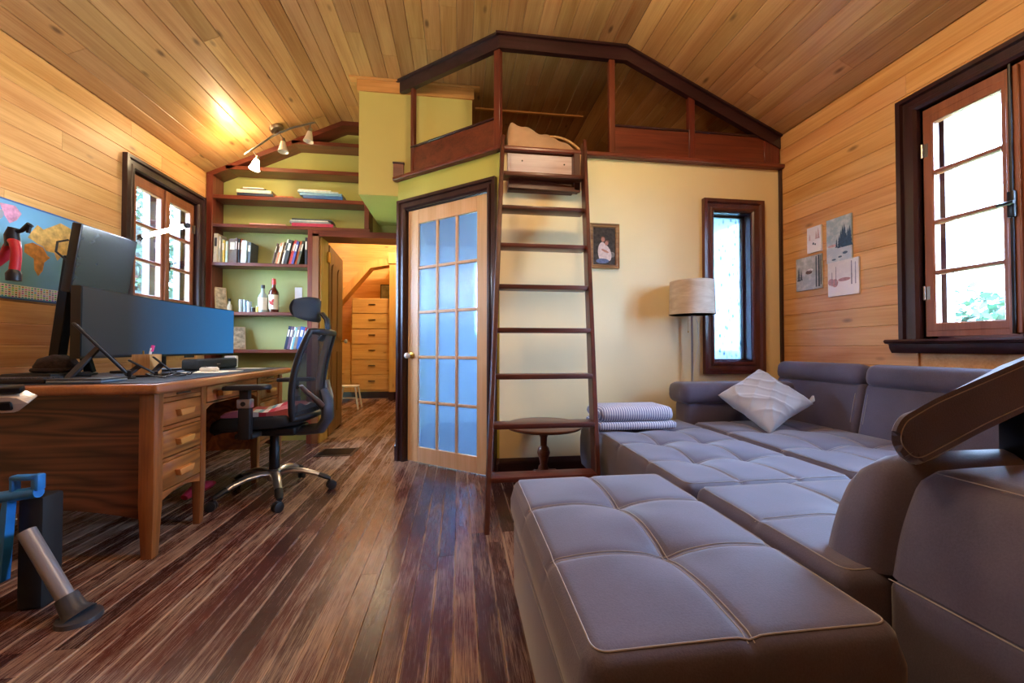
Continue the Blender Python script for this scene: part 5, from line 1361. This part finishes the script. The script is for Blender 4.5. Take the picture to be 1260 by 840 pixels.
def flat_book(colr, x0, x1, z, th, dep, rot, label, group, yo=.0):
    b = thing('book', label, 'book', ((x0 + x1) / 2, YB + .09, z), group=group)
    M = Matrix.Translation(((x0 + x1) / 2, YB + .072 + yo, z)) @ Matrix.Rotation(R(rot), 4, 'Z'); hw = (x1 - x0) / 2
    bm = nb(); t = min(.003, th * .2)
    box(bm, (-hw, -dep / 2, 0), (hw, -dep / 2 + .004, th), .001, 1, M); box(bm, (-hw, -dep / 2 + .003, 0), (hw, dep / 2, t), M=M); box(bm, (-hw, -dep / 2 + .003, th - t), (hw, dep / 2, th), M=M); mk('cover', bm, BM[colr], b, smooth=0)
    bm = nb(); box(bm, (-hw + .003, -dep / 2 + .005, t), (hw - .003, dep / 2 - .003, th - t), M=M); mk('pages', bm, CREAMPAGES, b, smooth=0)
z = 2.369
for c_, a, b, th, rot, lab in (('navy', -2.09, -1.77, .026, 0, 'navy book at the bottom of the stack under the lit spotlight'), ('ivory', -2.095, -1.79, .030, 1, 'thick ivory book lying second in the stack under the lit spotlight'), ('charcoal', -2.06, -1.83, .010, -2, 'thin dark booklet lying under the white one on the high shelf'), ('white', -2.04, -1.86, .012, 3, 'white booklet topmost of the stack under the lit spotlight')):
    flat_book(c_, a, b, z, th, .15, rot, lab, 'books lying on the high shelf'); z += th + .0005
flat_book('orange', -1.765, -1.60, 2.3693, .018, .12, 0, 'orange book lying at the end of the high stack beside the ivory book', 'books lying on the high shelf', .01)
z = 2.369
for c_, a, b, th, rot, lab in (('blue', -1.50, -1.13, .030, 0, 'deep blue book at the bottom of the blue stack on the high shelf'), ('sky', -1.53, -1.14, .026, -1, 'sky blue book in the middle of the blue stack on the high shelf'), ('pale blue', -1.55, -1.18, .018, 2, 'pale blue book in the blue stack on the high shelf'), ('white', -1.54, -1.25, .010, 1, 'white booklet topmost of the blue stack on the high shelf')):
    flat_book(c_, a, b, z, th, .15, rot, lab, 'books lying on the high shelf'); z += th + .0005
flat_book('pink', -1.98, -1.66, 2.095, .012, .15, 1, 'thin pink book lying alone on the shelf over the doorway level', 'books lying over the doorway shelf')
flat_book('crimson', -1.87, -1.71, 2.1075, .008, .10, -3, 'small crimson booklet on top of the thin pink book', 'books lying over the doorway shelf')
z = 2.095
for c_, a, b, th, rot, lab in (('magenta', -1.60, -1.22, .030, 0, 'magenta book at the bottom of the grey magazine stack'), ('grey', -1.62, -1.25, .018, 1, 'grey magazine lying on the magenta book'), ('white', -1.615, -1.27, .010, -1, 'white magazine between two grey ones'), ('slate', -1.60, -1.24, .014, 2, 'slate magazine topmost of the stack over the doorway')):
    flat_book(c_, a, b, z, th, .15, rot, lab, 'books lying over the doorway shelf'); z += th + .0005
def bottle(label, x, y, z, prof, mat, cap, cap_m, lab_, lab_m, emblem=None):
    b = thing('bottle', label, 'bottle', (x, y, z), group='bottles on the shelf')
    bm = nb(); lathe(bm, prof, 20, (x, y, z)); mk('glass', bm, mat, b)
    bm = nb(); lathe(bm, cap, 16, (x, y, z)); mk('cap', bm, cap_m, b)
    if lab_:
        bm = nb(); r_, za, zb = lab_; n = 14
        L_ = [[bm.verts.new((x + r_ * math.sin(a), y - r_ * math.cos(a), z + q)) for q in (za, zb)] for a in [R(-80 + 160 * k / n) for k in range(n + 1)]]
        for k in range(n): bm.faces.new((L_[k][0], L_[k+1][0], L_[k+1][1], L_[k][1]))
        lo = mk('label', bm, lab_m, b)
        if emblem:
            bm = nb()
            for cx, cz, rx, rz in ((-.006, .09, .014, .016), (.008, .105, .010, .018), (.006, .078, .012, .008), (.014, .12, .007, .008), (-.016, .105, .006, .012)):
                blob(bm, x + cx, z + cz, rx, rz, y - r_ - .0006 - abs(cx) * .01)
            mk('emblem', bm, emblem, lo, smooth=0)
    return b
AMBER = plain('dark_cola_glass', '#4a1710', .12, coat=.5); CLEAR = thin_glass('clear_glass', (.9, .95, .95, 1), .2); REDP = plain('red_plastic', '#d23a32', .4)
bottle('dark red bottle with red cap and white emblem label', -1.785, 4.13, 1.2625, [(0, 0), (.043, 0), (.045, .01), (.045, .185), (.040, .205), (.022, .235), (.016, .25), (.016, .28), (0, .28)], AMBER, [(0, .272), (.0185, .272), (.0185, .325), (.016, .33), (0, .33)], REDP, (.0458, .03, .17), PAPER, plain('red_ink', '#b5382c', .5))
bottle('pale glass bottle with grey stopper and white label before the dark one', -1.872, 4.105, 1.2625, [(0, 0), (.040, 0), (.042, .01), (.042, .13), (.036, .16), (.016, .19), (.013, .20), (.013, .235), (0, .235)], plain('smoky_glass', '#9fb3ae', .15, coat=.5), [(0, .23), (.016, .23), (.016, .262), (0, .262)], DARKGREY, (.0427, .02, .14), PAPER)
bottle('tiny clear bottle with dark cap next to the leaning picture', -2.165, 4.10, 1.2625, [(0, 0), (.020, 0), (.021, .005), (.021, .06), (.009, .08), (.008, .105), (0, .105)], plain('milky_glass', '#cfcab4', .2), [(0, .102), (.0105, .102), (.0105, .125), (0, .125)], BLACKP, None, None)
for i, (x, y, r_, h, mt, lab) in enumerate(((-2.065, 4.10, .018, .12, plain('silver_glass', '#a9b3b5', .2, metal=.5), 'tall thin shot glass beside the tumblers'), (-2.03, 4.115, .024, .115, plain('blue_grey_glass', '#8fa3ad', .2, metal=.3), 'blue-grey tumbler on the bottle shelf'), (-1.99, 4.10, .022, .10, plain('pale_glass', '#b9c4c4', .2, metal=.3), 'pale tumbler on the bottle shelf'), (-1.950, 4.085, .018, .045, plain('dark_shot_glass', '#3b3b3c', .2), 'short dark shot glass on the bottle shelf'), (-1.905, 4.085, .020, .055, plain('yellow_shot_glass', '#c9a53a', .25), 'short yellow shot glass on the bottle shelf'))):
    b = thing('drinking_glass', lab, 'glass', (x, y, 1.2625), group='glasses on the bottle shelf')
    bm = nb(); lathe(bm, [(0, 0), (r_ * .85, 0), (r_, h), (r_ * .9, h), (r_ * .75, .012), (0, .012)], 16, (x, y, 1.2625)); mk('glass', bm, mt, b)
    bm = nb(); lathe(bm, [(r_ * 1.01, h - .004), (r_ * 1.03, h), (r_ * .9, h), (r_ * .9, h - .004), (r_ * 1.01, h - .004)], 16, (x, y, 1.2625)); mk('rim', bm, GREYM, b)
for x, z, h, w_, lab in ((-2.275, 1.2627, .24, .10, 'small pale picture leaning on the bottle shelf upright'), (-2.16, .9057, .22, .14, 'small cream picture leaning behind the wide monitor')):
    f_ = thing('leaning_picture', lab, 'picture', (x, YB + .06, z), group='pictures leaning on the shelves')
    M = Matrix.Translation((x, YB + .02, z + .003)) @ Matrix.Rotation(R(48 if z > 1 else 35), 4, 'Z') @ Matrix.Rotation(R(-10), 4, 'X')
    bm = nb(); box(bm, (0, 0, .0), (w_, .010, h), .002, 1, M); mk('frame', bm, BM['tan'], f_)
    bm = nb(); box(bm, (.008, -.001, .008), (w_ - .008, .001, h - .008), M=M); mk('print', bm, plain('faded_print_%d' % int(z * 10), '#b7ab92', .6, var=.5, scale=30), f_, smooth=0)

# ------------------------------------------------------------------ ceiling lights
sp_ = thing('spotlight_bar', 'satin nickel bar of three spotlights with white glass shades, one lit', 'spotlight', (-1.64, 3.82, 2.91))
nrm = V(FLAT - EAVE, 0, -(FXL - XL)).normalized()
Mc = nrm.to_track_quat('Z', 'Y').to_matrix().to_4x4(); Mc.translation = V(-1.645, 3.82, EAVE + (2.36 - 1.645) * sl) 
bm = nb(); lathe(bm, [(0, .001), (.062, .001), (.062, .018), (.055, .030), (.02, .036), (0, .036)], 24, M=Mc); mk('canopy', bm, SATIN, sp_)
pts = [(-1.890, 3.78, 2.632), (-1.78, 3.78, 2.717), (-1.645, 3.78, 2.822), (-1.49, 3.78, 2.900), (-1.30, 3.78, 2.962)]
bm = nb(); tube(bm, pts, .009, 10, sq=(1.3, .7)); tube(bm, [Mc @ V(0, 0, .03), (-1.645, 3.78, 2.822)], .012, 10); mk('bar', bm, SATIN, sp_)
GLOW = emit('lit_shade', (1.0, .86, .62, 1), 14.0); SHADEW = plain('frosted_white_shade', '#d9cfc4', .35, var=.04)
for i, (j, d_) in enumerate((((-1.812, 3.78, 2.662), V(-.18, -.1, -1)), ((-1.60, 3.78, 2.838), V(.05, -.05, -1)), ((-1.34, 3.78, 2.945), V(-.12, -.05, -1)))):
    j = V(*j); d_.normalize(); e = j + V(.03 if i < 2 else 0, 0, -.05)
    bm = nb(); tube(bm, [j, e], .007, 8); tube(bm, [e - d_ * .01, e + d_ * .03], .017, 12); hd = mk('lamp_head', bm, SATIN, sp_)
    M = d_.to_track_quat('Z', 'Y').to_matrix().to_4x4(); M.translation = e + d_ * .022
    bm = nb(); lathe(bm, [(.019, 0), (.026, .03), (.036, .07), (.044, .092), (.041, .092), (.033, .07), (.023, .03), (.016, .002)], 20, M=M); lathe(bm, [(0, .01), (.012, .014), (.017, .04), (.010, .062), (0, .066)], 12, M=M)
    mk('shade', bm, GLOW if i == 0 else SHADEW, hd, label='lit glass shade' if i == 0 else None)
    if i == 0: lamp('spot_bulb', e + V(-.06, -.13, .02), 9, (1, .72, .38), .03, sp_)
for nm, x, y, lab, en in (('ceiling_light', .75, 1.35, 'round flush ceiling light over the sofa side', 25), ('ceiling_light', -.70, 1.05, 'round flush ceiling light over the desk side', 25)):
    c_ = thing(nm, lab, 'lamp', (x, y, FLAT), group='flush ceiling lights')
    bm = nb(); lathe(bm, [(0, 0), (.15, 0), (.15, -.02), (.14, -.025), (0, -.025)], 24, (x, y, FLAT)); mk('base', bm, SATIN, c_)
    bm = nb(); lathe(bm, [(.135, -.02), (.12, -.06), (.07, -.09), (0, -.10)], 24, (x, y, FLAT)); mk('dome', bm, emit('warm_glass_%d' % int(x * 100), (1, .78, .5, 1), 5.0), c_)
    lamp('ceiling_bulb', (x, y, FLAT - .30), en, WARM, .12, c_)

# ------------------------------------------------------------------ bicycle in its stand, mostly out of the picture
bi = thing('bicycle', 'bicycle with red-taped handlebar clamped nose-up beside the desk', 'bicycle', (-1.60, 1.38, .5))
TAPE = plain('red_bar_tape', '#b8202c', .5, bump=.5, bscale=120)
bm = nb(); tube(bm, [(-1.60, 1.42, 1.17), (-1.49, 1.44, 1.172), (-1.45, 1.45, 1.180), (-1.423, 1.45, 1.205), (-1.411, 1.45, 1.238), (-1.396, 1.445, 1.256), (-1.380, 1.435, 1.250), (-1.370, 1.43, 1.225), (-1.366, 1.425, 1.19), (-1.365, 1.42, 1.155)], .0125, 12); hb = mk('handlebar', bm, TAPE, bi)
bm = nb(); tube(bm, [(-1.365, 1.42, 1.160), (-1.364, 1.418, 1.148), (-1.364, 1.418, 1.128)], [.012, .018, .017], 12); mk('bar_end', bm, BLACKP, hb)
bm = nb(); tube(bm, [(-1.398, 1.45, 1.24), (-1.402, 1.45, 1.275), (-1.398, 1.45, 1.30)], [.018, .017, .012], 10); tube(bm, [(-1.40, 1.45, 1.285), (-1.375, 1.45, 1.292), (-1.36, 1.45, 1.305), (-1.352, 1.45, 1.312)], [.008, .006, .008, .009], 8); tube(bm, [(-1.352, 1.45, 1.312), (-1.358, 1.45, 1.285)], .005, 8); mk('brake_lever', bm, BLACKP, hb)
bm = nb(); tube(bm, [(-1.60, 1.42, 1.17), (-1.62, 1.36, 1.22)], .018, 10); tube(bm, [(-1.62, 1.36, 1.30), (-1.62, 1.36, 1.14)], .022, 12); tube(bm, [(-1.62, 1.36, 1.16), (-1.62, 1.30, .80)], .022, 12); tube(bm, [(-1.62, 1.36, 1.27), (-1.62, .90, 1.20)], .018, 12); tube(bm, [(-1.62, 1.30, .80), (-1.62, .86, 1.24)], .018, 12); tube(bm, [(-1.65, 1.30, .80), (-1.55, 1.30, .80)], .024, 12); mk('frame', bm, plain('white_bike_paint', '#d9d9d6', .25, coat=.5), bi)
bm = nb(); stick(bm, (-1.54, 1.30, .80), (-1.47, 1.42, .765), .02, .02, .003); ck = mk('crank', bm, GREYM, bi)
bm = nb(); tube(bm, [(-1.47, 1.42, .765), (-1.36, 1.46, .755)], .007, 8); pe = mk('pedal_axle', bm, GREYM, ck)
Mq = Matrix.Translation((-1.395, 1.45, .757)) @ Matrix.Rotation(R(20), 4, 'Z') @ Matrix.Rotation(R(20), 4, 'X')
bm = nb(); pts = roundpoly([(-.050, -.005), (-.02, .022), (.02, .022), (.050, 0), (.02, -.03), (-.02, -.03)], .006, 3); prism(bm, pts, -.028, .028, 'y', M=Mq, bev=.004)
mk('pedal', bm, plain('pale_alloy', '#c8b49c', .35, metal=.5), bi)
bm = nb(); cbox(bm, (0, 0, .036), (.062, .03, .022), .006, 2, Mq); cbox(bm, (0, -.031, -.006), (.03, .008, .03), .004, 1, Mq); mk('cleat_clip', bm, BLACKM, bi)
bm = nb(); tube(bm, [(-1.43, 1.42, 1.33), (-1.436, 1.42, 1.335)], [.03, .02], 16); mk('bell', bm, WHITEP, bi)
rs = thing('bike_stand', 'bicycle work stand with grey leg, black foot and blue clamp', 'stand', (-1.62, 1.35, 0))
bm = nb(); tube(bm, [(-1.485, 1.60, .285), (-1.305, 1.553, .042)], .024, 16); lg = mk('leg', bm, plain('grey_tube', '#8f8b8d', .35, metal=.4, var=.05), rs)
bm = nb(); tube(bm, [(-1.325, 1.558, .075), (-1.295, 1.551, .030), (-1.28, 1.548, .012)], [.030, .034, .050], 16); lathe(bm, [(0, 0), (.060, 0), (.058, .014), (.035, .022), (0, .022)], 20, (-1.275, 1.547, 0)); mk('rubber_foot', bm, DARKGREY, lg)
BLUEP = plain('blue_clamp_plastic', '#2b7bc4', .35)
bm = nb(); tube(bm, [(-1.565, 1.60, .405), (-1.45, 1.60, .420)], .020, 12); box(bm, (-1.53, 1.585, .425), (-1.515, 1.615, .475), .004, 1); box(bm, (-1.465, 1.585, .425), (-1.44, 1.615, .482), .006, 2); box(bm, (-1.53, 1.585, .462), (-1.445, 1.615, .480), .005, 2); mk('clamp', bm, BLUEP, rs)
bm = nb(); prism(bm, [(-1.545, .40), (-1.53, .40), (-1.545, .12), (-1.60, .10), (-1.61, .14), (-1.575, .18)], 1.585, 1.615, 'y'); mk('clamp_arm', bm, BLUEP, rs)
bm = nb(); box(bm, (-1.535, 1.62, .0), (-1.455, 1.70, .395), .012, 2); mk('body', bm, plain('matte_black', '#121214', .7), rs)
bm = nb(); tube(bm, [(-1.565, 1.60, .405), (-1.75, 1.50, .39)], .013, 10); tube(bm, [(-1.75, 1.50, 0), (-1.75, 1.50, .95), (-1.75, 1.2, 1.21), (-1.62, 1.1, 1.23)], .02, 12); tube(bm, [(-1.75, 1.5, .02), (-1.95, 1.2, .02)], .02, 10); mk('column', bm, bpy.data.materials['grey_tube'], rs)
# bits under the desk
rb = nb(); tube(rb, [(-1.62, 2.62, .03), (-1.60, 2.70, .05), (-1.60, 2.80, .045), (-1.61, 2.88, .03)], [.025, .045, .04, .02], 12, sq=(1.0, .65)); sl_ = mk('slipper', rb, plain('red_felt', '#c22240', .9, bump=.5)); tag(sl_, 'red felt slipper lying under the desk', 'slipper')

# ------------------------------------------------------------------ outdoors
bm = nb(); box(bm, (-40, -40, -.75), (40, 40, -.6)); g_ = mk('ground', bm, plain('lawn', '#8a9a6a', .9, var=.4, scale=2)); tag(g_, 'grassy ground outside the windows', None, None, 'structure')
def leaf_mat(name, a, b):
    s = NT(name); r = s.noise(s.coords(), 3.0, 3)
    c = s.ramp(r, [(.3, lin(a)), (.7, lin(b))]); s.set(s.p.inputs['Base Color'], c); s.p.inputs['Roughness'].default_value = .6
    tl = s.n('BsdfTranslucent', {'Color': c}); m = s.n('MixShader', {0: .4, 1: s.p.outputs[0], 2: tl.outputs[0]}); s.t.links.new(m.outputs[0], s.out.inputs[0]); return s.m
LEAVES = leaf_mat('pale_leaves', '#16261c', '#2c4a34')
BARK = plain('bark', '#2a221c', .9, var=.3, bump=.6, bscale=30)
def tree(name, label, x, y, h, r_, n, seed, mat=LEAVES):
    rr = random.Random(seed); t = thing(name, label, 'tree', (x, y, -.6), group='trees outside')
    bm = nb(); tube(bm, [(x, y, -.62), (x + .05, y, h * .35), (x - .03, y + .05, h * .8)], [.12, .09, .03], 8)
    for k in range(7):
        a = rr.uniform(0, 6.28); z0_ = h * rr.uniform(.2, .7); tube(bm, [(x, y, z0_), (x + math.cos(a) * r_ * .5, y + math.sin(a) * r_ * .5, z0_ + .5)], [.04, .012], 6)
    mk('trunk', bm, BARK, t)
    bm = nb(); cl = [(V(rr.uniform(-1, 1), rr.uniform(-1, 1), rr.uniform(-1, 1)) * .75, rr.uniform(.25, .5)) for _ in range(26)]
    for k in range(n):
        c, q = rr.choice(cl); p = c + V(rr.gauss(0, 1), rr.gauss(0, 1), rr.gauss(0, 1)) * q * .45
        p = V(x + p.x * r_, y + p.y * r_, (h - .6) * .55 + .1 + p.z * h * .45)
        a = V(rr.gauss(0, 1), rr.gauss(0, 1), rr.gauss(0, .6)).normalized(); b = a.cross(V(rr.gauss(0, 1), rr.gauss(0, 1), rr.gauss(0, 1))).normalized(); L = rr.uniform(.05, .11)
        bm.faces.new([bm.verts.new(p + o_) for o_ in (a * L, b * L * .45, -a * L, -b * L * .45)])
    f_ = mk('foliage', bm, mat, t, smooth=0); f_['kind'] = 'stuff'
tree('leafy_tree', 'leafy pale green tree seen through the window over the desk', -6.2, 8.6, 4.6, 1.9, 5000, 1)
tree('leafy_tree', 'tall leafy tree farther out beyond the window over the desk', -8.5, 14.5, 7.0, 2.8, 5000, 2)
tree('leafy_shrub', 'low leafy shrub seen through the window over the sofa', 7.2, 4.35, 1.9, 1.5, 3500, 3)
